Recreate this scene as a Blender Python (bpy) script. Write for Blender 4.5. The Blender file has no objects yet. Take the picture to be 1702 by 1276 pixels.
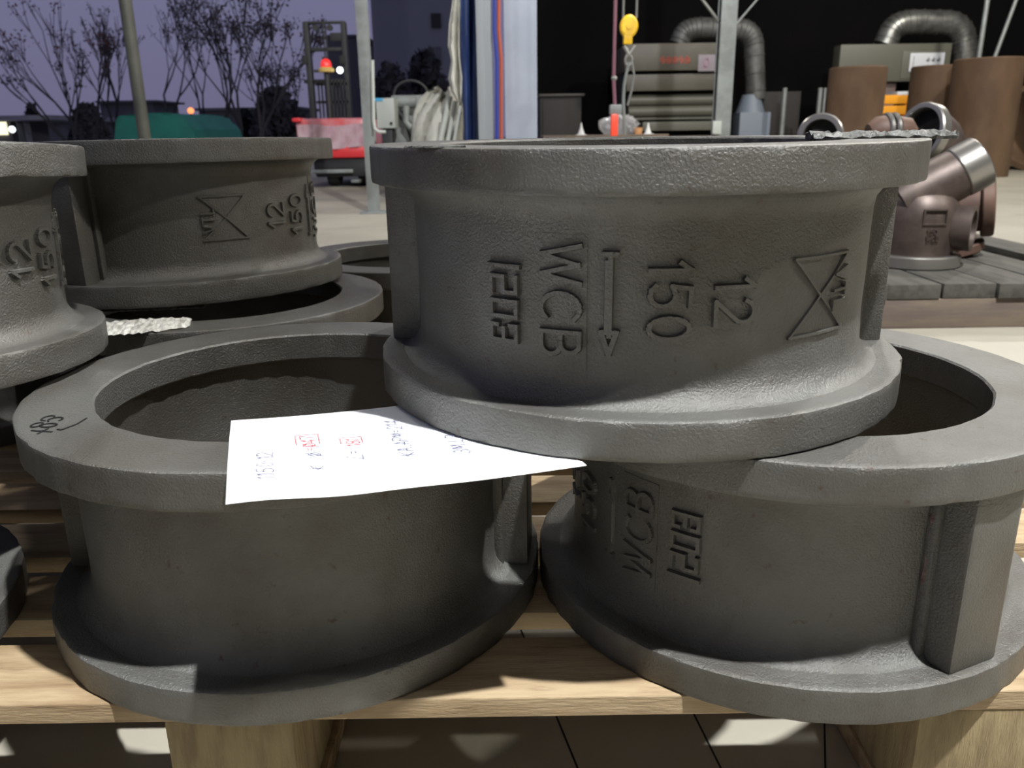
import bpy, bmesh, math, random
from mathutils import Vector, Matrix, Euler
random.seed(7)
SC = bpy.context.scene
COL = SC.collection
PI = math.pi
# ------------------------------------------------------------------ camera
F_PX, PITCH, ROLL, CAM_Z = 1349.4, math.radians(17.175), math.radians(-0.848), 0.3763
cam_d = bpy.data.cameras.new('camera'); cam = bpy.data.objects.new('camera', cam_d); COL.objects.link(cam)
cam_d.sensor_width = 36; cam_d.lens = 36*F_PX/1702; cam_d.clip_start = 0.01; cam_d.clip_end = 500
cam.location = (0, 0, CAM_Z)
cam.rotation_euler = (Matrix.Rotation(PI/2-PITCH, 3, 'X') @ Matrix.Rotation(ROLL, 3, 'Z')).to_euler()
cam_d.dof.use_dof = True; cam_d.dof.focus_distance = 0.62; cam_d.dof.aperture_fstop = 14
SC.camera = cam
# ------------------------------------------------------------------ world (dusk sky)
w = bpy.data.worlds.new('dusk_sky'); SC.world = w; w.use_nodes = True
nt = w.node_tree; nt.nodes.clear()
o_ = nt.nodes.new('ShaderNodeOutputWorld'); bg = nt.nodes.new('ShaderNodeBackground')
tc = nt.nodes.new('ShaderNodeTexCoord'); sp = nt.nodes.new('ShaderNodeSeparateXYZ'); cr = nt.nodes.new('ShaderNodeValToRGB')
nt.links.new(tc.outputs['Generated'], sp.inputs[0]); nt.links.new(sp.outputs['Z'], cr.inputs[0])
nt.links.new(cr.outputs[0], bg.inputs[0]); nt.links.new(bg.outputs[0], o_.inputs[0])
cr.color_ramp.elements[0].position = 0.0; cr.color_ramp.elements[0].color = (0.150, 0.140, 0.235, 1)
cr.color_ramp.elements[1].position = 0.35; cr.color_ramp.elements[1].color = (0.185, 0.200, 0.330, 1)
bg.inputs[1].default_value = 1.08
# ------------------------------------------------------------------ lamps of the hall, and an added fill
def lamp(name, loc, power, radius, color=(1, .97, .92)):
    d = bpy.data.lights.new(name, 'POINT'); d.energy = power; d.shadow_soft_size = radius; d.color = color
    o = bpy.data.objects.new(name, d); o.location = loc; COL.objects.link(o)
lamp('high_bay_lamp', (1.18, -0.42, 4.30), 2150, 0.06, (.97, .985, 1.0))
lamp('high_bay_lamp', (1.9, 5.2, 4.30), 420, 0.10, (1, .97, .93))
lamp('high_bay_lamp', (5.0, 0.1, 4.30), 620, 0.10, (1, .96, .88))
lamp('high_bay_lamp', (5.6, 7.4, 4.30), 750, 0.12, (1, .95, .86))
lamp('high_bay_lamp', (-2.6, 5.6, 4.30), 220, 0.12, (1, .97, .90))
ad = bpy.data.lights.new('added_fill_light', 'AREA'); ad.energy = 8; ad.shape = 'RECTANGLE'; ad.size = 3.0; ad.size_y = 1.2; ad.color = (1, .965, .89)  # soft fill added behind the camera to brighten front faces, no real fixture
ao = bpy.data.objects.new('added_fill_light', ad); ao.location = (-0.3, -3.6, 3.2); COL.objects.link(ao)
ao.rotation_euler = (Vector((0, 0.6, 0.1))-Vector(ao.location)).to_track_quat('-Z', 'Y').to_euler()
SC.view_settings.view_transform = 'Standard'; SC.view_settings.look = 'None'
SC.view_settings.gamma = 1; SC.view_settings.use_curve_mapping = False
SC.view_settings.exposure = -0.16

# ------------------------------------------------------------------ helpers
def at(u, v, y=None, z=None):
    """world point on the sight line of photo pixel (u, v) at depth y or height z (for taking real positions)"""
    a, b = u-851, v-638; c, s = math.cos(ROLL), math.sin(ROLL)
    a, b = (a*c+b*s)/F_PX, (-a*s+b*c)/F_PX
    d = Vector((a, math.cos(PITCH)-b*math.sin(PITCH), -math.sin(PITCH)-b*math.cos(PITCH)))
    k = (z-CAM_Z)/d.z if z is not None else y/d.y
    return Vector((0, 0, CAM_Z))+d*k

def link(name, bm, mat, parent=None, smooth=35):
    me = bpy.data.meshes.new(name)
    bmesh.ops.recalc_face_normals(bm, faces=bm.faces)
    bm.to_mesh(me); bm.free()
    if smooth:
        me.polygons.foreach_set('use_smooth', [True]*len(me.polygons))
        me.set_sharp_from_angle(angle=math.radians(smooth))
    o = bpy.data.objects.new(name, me); COL.objects.link(o)
    if mat: me.materials.append(mat)
    if parent: o.parent = parent
    return o
def tag(o, label=None, cat=None, group=None, kind=None):
    if label: o['label'] = label
    if cat: o['category'] = cat
    if group: o['group'] = group
    if kind: o['kind'] = kind
    return o
def thing(name, label, cat, loc=(0, 0, 0), rot=(0, 0, 0), group=None):
    o = bpy.data.objects.new(name, None); o.empty_display_size = .05; COL.objects.link(o)
    o.location = loc; o.rotation_euler = rot
    return tag(o, label, cat, group)
def NB(): return bmesh.new()
def box(bm, lo, hi, bev=0, M=None):
    r = bmesh.ops.create_cube(bm, size=1)
    vs = r['verts']
    for v in vs: v.co = Vector([lo[i]+(v.co[i]+.5)*(hi[i]-lo[i]) for i in range(3)])
    if bev:
        es = list({e for v in vs for e in v.link_edges})
        rr = bmesh.ops.bevel(bm, geom=es, offset=bev, segments=2, affect='EDGES', profile=.6)
        vs = list({v for f in rr['faces'] for v in f.verts} | {v for v in vs if v.is_valid})
    if M is not None: bmesh.ops.transform(bm, matrix=M, verts=vs)
    return vs
def tube(bm, pts, rad, seg=12, cap=True):
    pts = [Vector(p) for p in pts]; n = len(pts)
    if not hasattr(rad, '__len__'): rad = [rad]*n
    prev = None; rings = []
    for i, p in enumerate(pts):
        t = (pts[min(i+1, n-1)]-pts[max(i-1, 0)]).normalized()
        if prev is None:
            a = Vector((0, 0, 1)) if abs(t.z) < .9 else Vector((1, 0, 0)); x = t.cross(a).normalized()
        else: x = (prev-t*prev.dot(t)).normalized()
        prev = x; y = t.cross(x)
        rings.append([bm.verts.new(p+(x*math.cos(2*PI*k/seg)+y*math.sin(2*PI*k/seg))*rad[i]) for k in range(seg)])
    for a, b in zip(rings, rings[1:]):
        for k in range(seg): bm.faces.new((a[k], a[(k+1) % seg], b[(k+1) % seg], b[k]))
    if cap:
        bm.faces.new(rings[0][::-1]); bm.faces.new(rings[-1])
def lathe(bm, prof, seg=48, closed=False, M=None, jit=None):
    """prof: list of (r, z); closed=True joins the last ring to the first"""
    rings = []
    for j, (r, z) in enumerate(prof):
        ring = []
        for k in range(seg):
            a = 2*PI*k/seg; rr, zz = r, z
            if jit: dr, dz = jit(j, a); rr += dr; zz += dz
            ring.append(bm.verts.new((rr*math.cos(a), rr*math.sin(a), zz)))
        rings.append(ring)
    pairs = list(zip(rings, rings[1:]))
    if closed: pairs.append((rings[-1], rings[0]))
    for a, b in pairs:
        for k in range(seg): bm.faces.new((a[k], a[(k+1) % seg], b[(k+1) % seg], b[k]))
    if not closed:
        for ring in (rings[0], rings[-1]):
            if (ring[0].co-ring[seg//2].co).length > 1e-4: bm.faces.new(ring)
    if M is not None:
        bmesh.ops.transform(bm, matrix=M, verts=[v for r in rings for v in r])

# ------------------------------------------------------------------ materials
def mat(name, c1, c2=None, scale=5, rough=.6, metal=0, bump=0, bscale=None, stretch=(1, 1, 1), spec=.5, c3=None, s3=40, lo=.4, hi=.62, detail=6, bdist=.002, lo3=.6, hi3=.72, emit=None, es=0):
    m = bpy.data.materials.new(name); m.use_nodes = True; n = m.node_tree; L = n.links
    b = n.nodes['Principled BSDF']
    b.inputs['Roughness'].default_value = rough; b.inputs['Metallic'].default_value = metal
    b.inputs['Specular IOR Level'].default_value = spec
    b.inputs['Base Color'].default_value = (*c1, 1)
    if emit: b.inputs['Emission Color'].default_value = (*emit, 1); b.inputs['Emission Strength'].default_value = es
    t = n.nodes.new('ShaderNodeTexCoord'); mp = n.nodes.new('ShaderNodeMapping'); mp.inputs['Scale'].default_value = stretch
    L.new(t.outputs['Object'], mp.inputs[0])
    def noise(sc, det=detail):
        x = n.nodes.new('ShaderNodeTexNoise'); x.inputs['Scale'].default_value = sc; x.inputs['Detail'].default_value = det
        x.inputs['Roughness'].default_value = .6
        L.new(mp.outputs[0], x.inputs['Vector']); return x
    def ramp(x, a, bb):
        r = n.nodes.new('ShaderNodeMapRange'); r.inputs[1].default_value = a; r.inputs[2].default_value = bb
        L.new(x.outputs['Fac'], r.inputs[0]); return r
    def mix(fac, A, B):
        k = n.nodes.new('ShaderNodeMix'); k.data_type = 'RGBA'; L.new(fac.outputs[0], k.inputs[0])
        for sock, v in ((k.inputs[6], A), (k.inputs[7], B)):
            if isinstance(v, tuple): sock.default_value = (*v, 1)
            else: L.new(v, sock)
        return k.outputs[2]
    col = None
    if c2:
        col = mix(ramp(noise(scale), lo, hi), c1, c2)
        if c3: col = mix(ramp(noise(s3), lo3, hi3), col, c3)
        L.new(col, b.inputs['Base Color'])
    if bump:
        bp = n.nodes.new('ShaderNodeBump'); bp.inputs['Strength'].default_value = bump; bp.inputs['Distance'].default_value = bdist
        L.new(noise(bscale or scale*4, 5).outputs['Fac'], bp.inputs['Height']); L.new(bp.outputs[0], b.inputs['Normal'])
    return m
M_CAST = mat('grey_shot_blasted_steel', (.148, .146, .134), (.106, .099, .085), 9, rough=.42, metal=.55, bump=.85, bscale=560, c3=(.085, .06, .045), s3=95, lo3=.64, hi3=.76, bdist=.0013)
M_CASTIN = mat('dark_bore_steel', (.085, .088, .092), (.065, .063, .06), 12, rough=.6, metal=.2, bump=.4, bscale=400, bdist=.0008)
M_FLASH = mat('pale_flash', (.62, .61, .55), (.30, .28, .24), 60, rough=.7, bump=.6, bscale=160, bdist=.002, stretch=(3, 1, 1))
M_FLAKE = mat('dark_flake', (.025, .025, .022), (.10, .10, .092), 110, rough=.5, metal=.4, bump=.8, bscale=160, bdist=.002)
M_WOOD = mat('pale_pine_wood', (.38, .285, .165), (.25, .17, .09), 7, rough=.75, bump=.5, bscale=60, stretch=(1.2, 9, 9), c3=(.15, .095, .05), s3=14, lo3=.6, hi3=.8)
M_WOODEND = mat('pine_block_wood', (.31, .24, .125), (.21, .155, .08), 10, rough=.8, bump=.5, bscale=90, stretch=(9, 9, 1.5), c3=(.16, .11, .05), s3=16, lo3=.6, hi3=.75)
M_OLDWOOD = mat('weathered_grey_wood', (.065, .06, .049), (.04, .037, .03), 5, rough=.85, bump=.4, bscale=50, stretch=(9, 1.2, 9))
M_BEAMWOOD = mat('dull_brown_beam_wood', (.15, .115, .08), (.10, .075, .062), 3, rough=.8, bump=.3, bscale=50, stretch=(1.2, 9, 9))
M_PAPER = mat('white_paper', (.93, .95, .96), rough=.6, spec=.2)
M_INK = mat('grey_pen_ink', (.13, .13, .20), rough=.7)
M_REDINK = mat('red_pen_ink', (.50, .08, .09), rough=.7)
M_MARKER = mat('black_marker', (.012, .012, .012), rough=.5)
M_FLOOR = mat('pale_concrete_floor', (.33, .305, .245), (.27, .25, .20), 1.3, rough=.55, bump=.15, bscale=30, c3=(.17, .155, .12), s3=3.1, lo3=.6, hi3=.85)
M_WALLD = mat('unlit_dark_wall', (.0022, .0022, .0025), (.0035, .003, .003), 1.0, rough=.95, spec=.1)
M_CEIL = mat('dark_roof_sheet', (.035, .035, .04), rough=.95, spec=.1)
M_COLUMN = mat('pale_grey_blue_paint', (.34, .37, .44), (.29, .32, .38), 2, rough=.5)
M_POST = mat('grey_steel_post', (.26, .28, .27), (.19, .20, .19), 6, rough=.5, metal=.3)
M_POLE = mat('drab_pole_paint', (.07, .07, .056), (.045, .045, .038), 5, rough=.6)
M_BEIGE = mat('beige_cabinet_paint', (.080, .070, .050), (.062, .055, .04), 3, rough=.5)
M_BEIGE2 = mat('pale_olive_cabinet_paint', (.095, .093, .07), rough=.5)
M_DARKLINE = mat('dark_seam', (.012, .011, .01), rough=.8)
M_DUCT = mat('galvanised_duct', (.30, .30, .28), (.17, .17, .16), 8, rough=.38, metal=.8, bump=.2, bscale=20)
M_PEDESTAL = mat('slate_blue_enamel', (.17, .20, .24), rough=.5)
M_YEL = mat('yellow_hook_paint', (.85, .52, .015), (.62, .36, .01), 14, rough=.4)
M_RED = mat('red_paint', (.62, .03, .035), rough=.4)
M_ORRED = mat('bright_orange_red_plastic', (.85, .07, .03), rough=.4)
M_CHAIN = mat('dull_chain_steel', (.25, .25, .23), rough=.45, metal=.6)
M_CABLE = mat('dusty_mauve_cable', (.17, .07, .095), rough=.6)
M_RUST = mat('rusty_pipe_steel', (.070, .036, .016), (.115, .068, .034), 2.2, rough=.8, stretch=(1, 1, .45), bump=.3, bscale=40, c3=(.06, .03, .018), s3=7)
M_BROWNST = mat('brown_cast_steel', (.098, .073, .061), (.062, .045, .038), 14, rough=.45, metal=.45, bump=.3, bscale=220, bdist=.001)
M_MACH = mat('machined_bright_steel', (.30, .285, .26), rough=.3, metal=.8)
M_COPPER = mat('reddish_cast_steel', (.115, .062, .042), (.08, .046, .033), 12, rough=.6, metal=.2)
M_BLACK = mat('black_rubber_and_bore_dark', (.012, .012, .012), rough=.7)
M_CHASSIS = mat('black_chassis_steel', (.016, .016, .017), rough=.6)
M_REDFILM = mat('red_panel_under_film', (.55, .10, .10), (.50, .24, .26), 5, rough=.25)
M_PINKFILM = mat('clear_film_over_pink', (.42, .25, .29), (.50, .36, .38), 6, rough=.2, bump=.4, bscale=14, bdist=.01)
M_GREEN = mat('green_tarpaulin', (.010, .16, .12), (.008, .12, .095), 2, rough=.6)
M_BLDG = mat('distant_wall_render', (.22, .22, .25), (.19, .19, .22), .3, rough=.9)
M_BLDG2 = mat('distant_dark_wall', (.10, .10, .115), rough=.9)
M_LITWIN = mat('lit_window', (.5, .45, .3), emit=(1, .86, .5), es=.75)
M_SHEDLIT = mat('lit_shed_opening', (.5, .5, .4), emit=(1, .95, .62), es=1.6)
M_AMBER = mat('amber_lamp', (.6, .2, .05), emit=(1, .30, .10), es=2.0)
M_LAMPW = mat('white_lamp', (.8, .8, .8), emit=(.9, .95, 1), es=3.0)
M_BEACON = mat('red_beacon_lens', (.8, .03, .03), rough=.2, emit=(1, .05, .04), es=.5)
M_BEAMB = mat('amber_beacon_base', (.55, .40, .12), rough=.4)
M_BRANCH = mat('dark_branch_bark', (.018, .016, .02), rough=.9)
M_SEED = mat('dried_brown_leaf', (.03, .022, .03), rough=.9)
M_SEEDR = mat('dried_reddish_leaf', (.07, .028, .032), rough=.9)
M_BUSH = mat('dark_bush_leaf', (.035, .032, .042), rough=.9)
M_TARPW = mat('dirty_white_tarpaulin', (.55, .54, .47), (.38, .37, .32), 4, rough=.7, bump=.6, bscale=12, bdist=.03)
M_BLUE = mat('navy_blue_sheet', (.020, .045, .15), (.013, .028, .095), 2, rough=.6)
M_HOSEB = mat('blue_hose', (.02, .035, .24), rough=.5)
M_HOSEO = mat('orange_hose', (.34, .065, .03), rough=.5)
M_BOXW = mat('off_white_enclosure', (.40, .42, .38), rough=.5)
M_GREYM = mat('grey_machine_paint', (.20, .215, .20), (.15, .16, .15), 5, rough=.5)
M_CYAN = mat('cyan_sticker', (.05, .32, .55), rough=.5)
M_SIGNW = mat('white_sign_panel', (.55, .56, .58), rough=.4)
M_SIGNR = mat('faded_red_lettering', (.40, .06, .03), rough=.6)
M_SIGNP = mat('mauve_print', (.30, .16, .22), rough=.6)
M_SIGNK = mat('dark_print', (.06, .06, .08), rough=.6)
M_ORANGE = mat('orange_rack_paint', (.85, .35, .02), rough=.45)
M_BROWNCAB = mat('dim_brown_cabinet', (.018, .015, .013), rough=.7)
M_CLEAR = bpy.data.materials.new('clear_plastic_bag'); M_CLEAR.use_nodes = True
_b = M_CLEAR.node_tree.nodes['Principled BSDF']; _b.inputs['Base Color'].default_value = (.8, .8, .8, 1); _b.inputs['Roughness'].default_value = .12; _b.inputs['Alpha'].default_value = .22
M_CONE = mat('white_cone_plastic', (.62, .62, .6), rough=.5)
M_CONEO = mat('pale_orange_plastic', (.55, .28, .12), rough=.5)

# ------------------------------------------------------------------ setting
FZ = -0.131
bm = NB(); box(bm, (-60, -8, FZ-.3), (60, 120, FZ)); tag(link('floor', bm, M_FLOOR, smooth=0), kind='structure')
for _n, pts in enumerate((((1150, 1180), (1198, 1276)), ((935, 1215), (960, 1276)), ((1370, 1190), (1372, 1276)))):
    a, b = at(*pts[0], z=FZ+.0002), at(*pts[1], z=FZ+.0002); d = (b-a).normalized(); a = a-d*.5; b = b+d*1.0; nrm = Vector((-d.y, d.x, 0))*.0008
    bm = NB(); vs = [bm.verts.new(p+Vector((0, 0, h_))) for h_ in (-.002, .0004) for p in (a-nrm, b-nrm, b+nrm, a+nrm)]
    bm.faces.new(vs[4:]); [bm.faces.new((vs[k], vs[(k+1) % 4], vs[4+(k+1) % 4], vs[4+k])) for k in range(4)]
    tag(link(f'trim_{_n+1}', bm, M_DARKLINE, smooth=0), kind='structure')
bm = NB(); box(bm, (-3.5, -7, 5.0), (10, 13.2, 5.1)); tag(link('ceiling', bm, M_CEIL, smooth=0), kind='structure')
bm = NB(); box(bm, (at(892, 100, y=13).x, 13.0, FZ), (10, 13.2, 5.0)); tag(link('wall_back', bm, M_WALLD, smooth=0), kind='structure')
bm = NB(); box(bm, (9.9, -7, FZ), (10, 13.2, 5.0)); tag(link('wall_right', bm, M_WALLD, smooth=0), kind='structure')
bm = NB(); box(bm, (-3.5, -7, FZ), (10, -6.9, 5.0)); tag(link('wall_behind', bm, M_CEIL, smooth=0), kind='structure')

# ------------------------------------------------------------------ the casting
H, T, RO, RB, RW = 0.1837, 0.0265, 0.205, 0.1512, 0.1735
SEG = 192
def noise_fn(seed, n=14, amp=.0004):
    rr = random.Random(seed); ks = [(rr.randint(2, 60), rr.uniform(0, 6.28), rr.random()) for _ in range(n)]
    return lambda a: amp*sum(w*math.sin(k*a+p) for k, p, w in ks)/math.sqrt(n)*1.6
def flange_bm(z0, z1, seed):
    b = .0016; zi = 1 if z0 < .05 else -1
    prof = [(RB+b, z0), (RB+.006, z0), (RO-.006, z0), (RO-b, z0), (RO-.0004, z0+b*.45), (RO, z0+b*1.3), (RO, z0+.006), (RO, z1-.006), (RO, z1-b*1.3), (RO-.0004, z1-b*.45), (RO-b, z1), (RO-.005, z1), (RB+.006, z1), (RB+b, z1), (RB, z1-b), (RB, z1-.005), (RB, z0+b)]
    fo, fi, fe = noise_fn(seed*31, 10, .0004), noise_fn(seed*31+1, 10, .0004), noise_fn(seed*31+2, 24, .00022)
    chips = random.Random(seed); cl = [(chips.uniform(0, 6.28), chips.uniform(.01, .04), chips.uniform(.0004, .0013)) for _ in range(16)]
    def jit(j, a):
        inn = j in (0, 1, 12, 13, 14, 15, 16)
        d = (fi if inn else fo)(a); dz = 0
        if j in (3, 4, 9, 10, 13, 14): d += fe(a)
        if j in (4, 5, 8, 9, 10):
            for c, wd, dp in cl:
                dd = abs((a-c+PI) % (2*PI)-PI)
                if dd < wd: d -= dp*(1-dd/wd)
        return d, dz
    bm = NB(); lathe(bm, prof, SEG, closed=True, jit=jit); return bm
def wall_bm():
    outer = []
    fr_, fz = .017, .020
    for i in range(9):
        t = i/8*PI/2; outer.append((RW+fr_*(1-math.sin(t)), T-.0005+fz*(1-math.cos(t))))
    n = len(outer); up = [(r, H-z) for r, z in reversed(outer)]
    mid = [(RW-.0004, H*.35), (RW-.0004, H*.5), (RW-.0004, H*.65)]
    inner = [(RB+.006, H-T+.001), (RB+.008, H-T-.02), (RB+.009, H*.5), (RB+.004, T+.02), (RB+.004, T-.001)]
    prof = outer+mid+up+inner
    f1 = noise_fn(5, 10, .0003)
    bm = NB(); lathe(bm, prof, SEG, closed=True, jit=lambda j, a: (f1(a+j*.3), 0)); return bm
def lug_bm(az):
    bm = NB(); box(bm, (.168, -.0235, T-.001), (.1985, .0235, H-T+.001), bev=.0028)
    # slight foundry draft: narrower towards the outside
    for v in bm.verts:
        k = (v.co.x-.168)/.03; v.co.y *= 1.06-.10*k
    # fillets where the lug meets the wall
    for s in (-1, 1):
        vs = box(bm, (.170, s*.0235-.006, T), (.1785, s*.0235+.006, H-T), bev=.0025)
    bmesh.ops.rotate(bm, verts=bm.verts, cent=(0, 0, 0), matrix=Matrix.Rotation(az, 3, 'Z')); return bm
# stroke glyphs (unit height, polylines)
def arc(cx, cy, rx, ry, a0, a1, n=8): return [(cx+rx*math.cos(math.radians(a0+(a1-a0)*i/n)), cy+ry*math.sin(math.radians(a0+(a1-a0)*i/n))) for i in range(n+1)]
G = {
 '1': (.36, [[(.02, .74), (.2, 1), (.2, 0)]]),
 '2': (.66, [arc(.3, .72, .27, .28, 165, -30, 8)+[(.03, 0), (.6, 0)]]),
 '3': (.66, [arc(.28, .74, .25, .26, 150, -80, 7), arc(.28, .26, .28, .27, 85, -150, 8)]),
 '4': (.66, [[(.45, 0), (.45, 1), (.02, .3), (.6, .3)]]),
 '5': (.66, [[(.55, 1), (.12, 1), (.06, .55)]+arc(.28, .32, .28, .31, 125, -145, 9)]),
 '6': (.6, [[(.45, 1), (.1, .45)]+arc(.28, .27, .24, .27, 150, -210, 12)]),
 '7': (.6, [[(.02, 1), (.55, 1), (.2, 0)]]),
 '8': (.62, [arc(.3, .75, .22, .25, -90, 270, 12), arc(.3, .25, .27, .26, 90, 450, 12)]),
 '0': (.66, [arc(.3, .5, .27, .5, 0, 360, 16)]),
 'W': (1.0, [[(0, 1), (.22, 0), (.46, .95), (.7, 0), (.92, 1)]]),
 'C': (.86, [arc(.42, .5, .38, .5, 48, 312, 14)]),
 'B': (.72, [[(.04, 0), (.04, 1)], [(.04, 1), (.32, 1)]+arc(.34, .76, .22, .24, 90, -90, 7)+[(.04, .52)], [(.3, .52)]+arc(.34, .26, .28, .26, 90, -90, 8)+[(.04, 0)]]),
 'V': (.7, [[(0, 1), (.3, 0), (.6, 1)]]), 'T': (.6, [[(0, 1), (.5, 1)], [(.25, 1), (.25, 0)]]),
 'L': (.55, [[(.04, 1), (.04, 0), (.45, 0)]]), 'P': (.6, [[(.04, 0), (.04, 1), (.35, 1)]+arc(.32, .75, .2, .25, 80, -90, 6)+[(.04, .5)]]),
 'K': (.6, [[(.04, 1), (.04, 0)], [(.5, 1), (.06, .45), (.52, 0)]]), 'N': (.65, [[(.04, 0), (.04, 1), (.5, 0), (.5, 1)]]),
 'M': (.8, [[(.04, 0), (.1, 1), (.35, .3), (.6, 1), (.66, 0)]]), 'A': (.66, [[(0, 0), (.3, 1), (.58, 0)], [(.1, .35), (.48, .35)]]),
 '=': (.55, [[(.05, .62), (.45, .62)], [(.05, .38), (.45, .38)]]), '-': (.5, [[(.05, .5), (.4, .5)]]), '.': (.25, [[(.08, 0), (.1, .05)]]), ' ': (.4, []),
 'ø': (.66, [arc(.3, .5, .25, .38, 0, 360, 12), [(.05, 0), (.55, 1)]]), '/': (.4, [[(0, 0), (.35, 1)]]),
 # square block figures
 'a': (.42, [[(.18, 1), (.18, 0)]]),
 'b': (.86, [[(.08, .93), (.68, .93), (.68, .5), (.08, .5), (.08, .07), (.68, .07)]]),
 'c': (.86, [[(.08, .93), (.68, .93), (.68, .07), (.08, .07), (.08, .93)]]),
 'd': (.86, [[(.08, .93), (.68, .93), (.68, .07), (.08, .07)], [(.2, .5), (.68, .5)], [(.08, .93), (.08, .72)], [(.08, .07), (.08, .28)]]),
}
def text_strokes(txt, h, gap=.16, wk=1.0):
    out = []; x = 0
    for ch in txt:
        wd, st = G[ch]
        for pl in st: out.append([((x+px*wk)*h, py*h) for px, py in pl])
        x += wd*wk+gap
    return out, (x-gap)*h
def emboss(bm, strokes, width, height, mapf):
    """each stroke segment becomes a bevelled raised bar; mapf(s, t, h) -> point"""
    for pl in strokes:
        for (x0, y0), (x1, y1) in zip(pl, pl[1:]):
            d = Vector((x1-x0, y1-y0)); L = d.length
            if L < 1e-6: continue
            d /= L; nrm = Vector((-d.y, d.x)); n = max(1, int(L/.006)); rows = []
            for i in range(n+1):
                base = Vector((x0, y0))+d*(L*i/n)
                e = 0
                if i == 0: e = -width*.32
                if i == n: e = width*.32
                row = []
                for off, hh in ((-.5, -.0012), (-.30, height), (.30, height), (.5, -.0012)):
                    q = base+d*e+nrm*off*width
                    row.append(bm.verts.new(mapf(q.x, q.y, hh)))
                rows.append(row)
            for a, b in zip(rows, rows[1:]):
                for k in range(3): bm.faces.new((a[k], a[k+1], b[k+1], b[k]))
            bm.faces.new(rows[0]); bm.faces.new(rows[-1][::-1])
def on_wall(az0, z0):
    def f(s, t, h):
        a = math.radians(az0)+t/RW; r = RW-.0004+h
        return (r*math.cos(a), r*math.sin(a), z0-s)
    return f
def panel(bm, az0, az1, z0, z1, hgt=.0006):
    n = 8; 
    for i in range(n):
        a0, a1 = [math.radians(az0+(az1-az0)*k/n) for k in (i, i+1)]
        r = RW-.0004+hgt
        vs = [bm.verts.new((r*math.cos(a), r*math.sin(a), z)) for a, z in ((a0, z0), (a1, z0), (a1, z1), (a0, z1))]
        bm.faces.new(vs)
    r0 = RW-.002
    for (aa, bb, za, zb) in ((az0, az1, z0, z0), (az0, az1, z1, z1)):
        for i in range(n):
            a0, a1 = [math.radians(aa+(bb-aa)*k/n) for k in (i, i+1)]
            vs = [bm.verts.new((rr*math.cos(a), rr*math.sin(a), za)) for a, rr in ((a0, r0), (a1, r0), (a1, RW-.0004+hgt), (a0, RW-.0004+hgt))]
            bm.faces.new(vs)
    for a in (math.radians(az0), math.radians(az1)):
        vs = [bm.verts.new((rr*math.cos(a), rr*math.sin(a), z)) for rr, z in ((r0, z0), (RW-.0004+hgt, z0), (RW-.0004+hgt, z1), (r0, z1))]
        bm.faces.new(vs)
def markings(root):
    def mk(name, strokes, az, z, wd, hg, extra=None):
        bm = NB()
        if extra: extra(bm)
        emboss(bm, strokes, wd, hg, on_wall(az, z)); return link(name, bm, M_CAST, root, smooth=25)
    s, _ = text_strokes('abcd', .0225, .07, .74); mk('batch_number', s, -130.3, .1140, .0044, .0030)
    s, _ = text_strokes('WCB', .0250, .13); mk('grade_letters', s, -117.4, .126, .0046, .0030, lambda bm: panel(bm, -118.9, -107.8, .047, .133))
    mk('flow_arrow', [[(0, .0052), (.050, .0052)], [(.0, .0016), (.0, .0088)], [(.005, .0035), (.046, .0035)], [(.048, .0005), (.062, .0050)], [(.048, .0095), (.062, .0050)], [(.048, .0005), (.048, .0095)]], -104.8, .1215, .0050, .0028)
    s, _ = text_strokes('150', .0245, .17); mk('class_number', s, -95.3, .117, .0046, .0030)
    s, _ = text_strokes('12', .0250, .16); mk('size_number', s, -82.0, .1060, .0042, .0030)
    lw = .054; lh = .050
    st = [[(0, 0), (0, lw)], [(lh, 0), (lh, lw)], [(0, 0), (lh*.5, lw*.47), (lh, 0)], [(0, lw), (lh*.5, lw*.47), (lh, lw)]]
    def vt(bm):
        s2, _ = text_strokes('VTL', .0135, .14); s2 = [[(x+.009, y+.0395) for x, y in pl] for pl in s2]
        emboss(bm, s2, .0028, .0028, on_wall(-64.0, .1145))
    bm = NB()
    emboss(bm, st, .0026, .0018, on_wall(-64.0, .1145)); vt(bm)
    # raised triangles of the emblem, a step proud of the wall
    link('maker_emblem', bm, M_CAST, root, smooth=25)
def make_valve(label, loc, rz, flip=False, tilt=(0, 0), marks=True, seed=1):
    root = thing('check_valve_casting', label, 'casting', loc, group='wafer check valve castings')
    M = Matrix.Rotation(rz, 4, 'Z')
    if flip: M = M @ Matrix.Rotation(PI, 4, 'X')
    M = (Euler((tilt[0], tilt[1], 0)).to_matrix().to_4x4()) @ Matrix.Translation((0, 0, H/2)) @ M
    root.matrix_world = Matrix.Translation(loc) @ M
    root['_'] = 0; del root['_']
    for nm, a, b in (('flange', -H/2, -H/2+T), ('flange', H/2-T, H/2)):
        bm = flange_bm(a+H/2, b+H/2, seed*7+(1 if a < 0 else 2)); bmesh.ops.translate(bm, verts=bm.verts, vec=(0, 0, -H/2)); link(nm, bm, M_CAST, root)
    bm = wall_bm(); bmesh.ops.translate(bm, verts=bm.verts, vec=(0, 0, -H/2)); link('body_wall', bm, M_CAST, root, smooth=50)
    for az in (0.5, 171):
        bm = lug_bm(math.radians(az)); bmesh.ops.translate(bm, verts=bm.verts, vec=(0, 0, -H/2)); link('lug', bm, M_CAST, root)
    if marks:
        n0 = len(root.children); markings(root)
        for c in root.children:
            if c.name.split('.')[0] in ('batch_number', 'grade_letters', 'flow_arrow', 'class_number', 'size_number', 'maker_emblem'):
                c.data.transform(Matrix.Translation((0, 0, -H/2)))
    return root
R = math.radians
A_ = Vector((-.1837, .6557, 0)); B_ = Vector((.2276, .6486, 0)); C_ = Vector((.0998, .6571, H+.0022))
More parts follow.
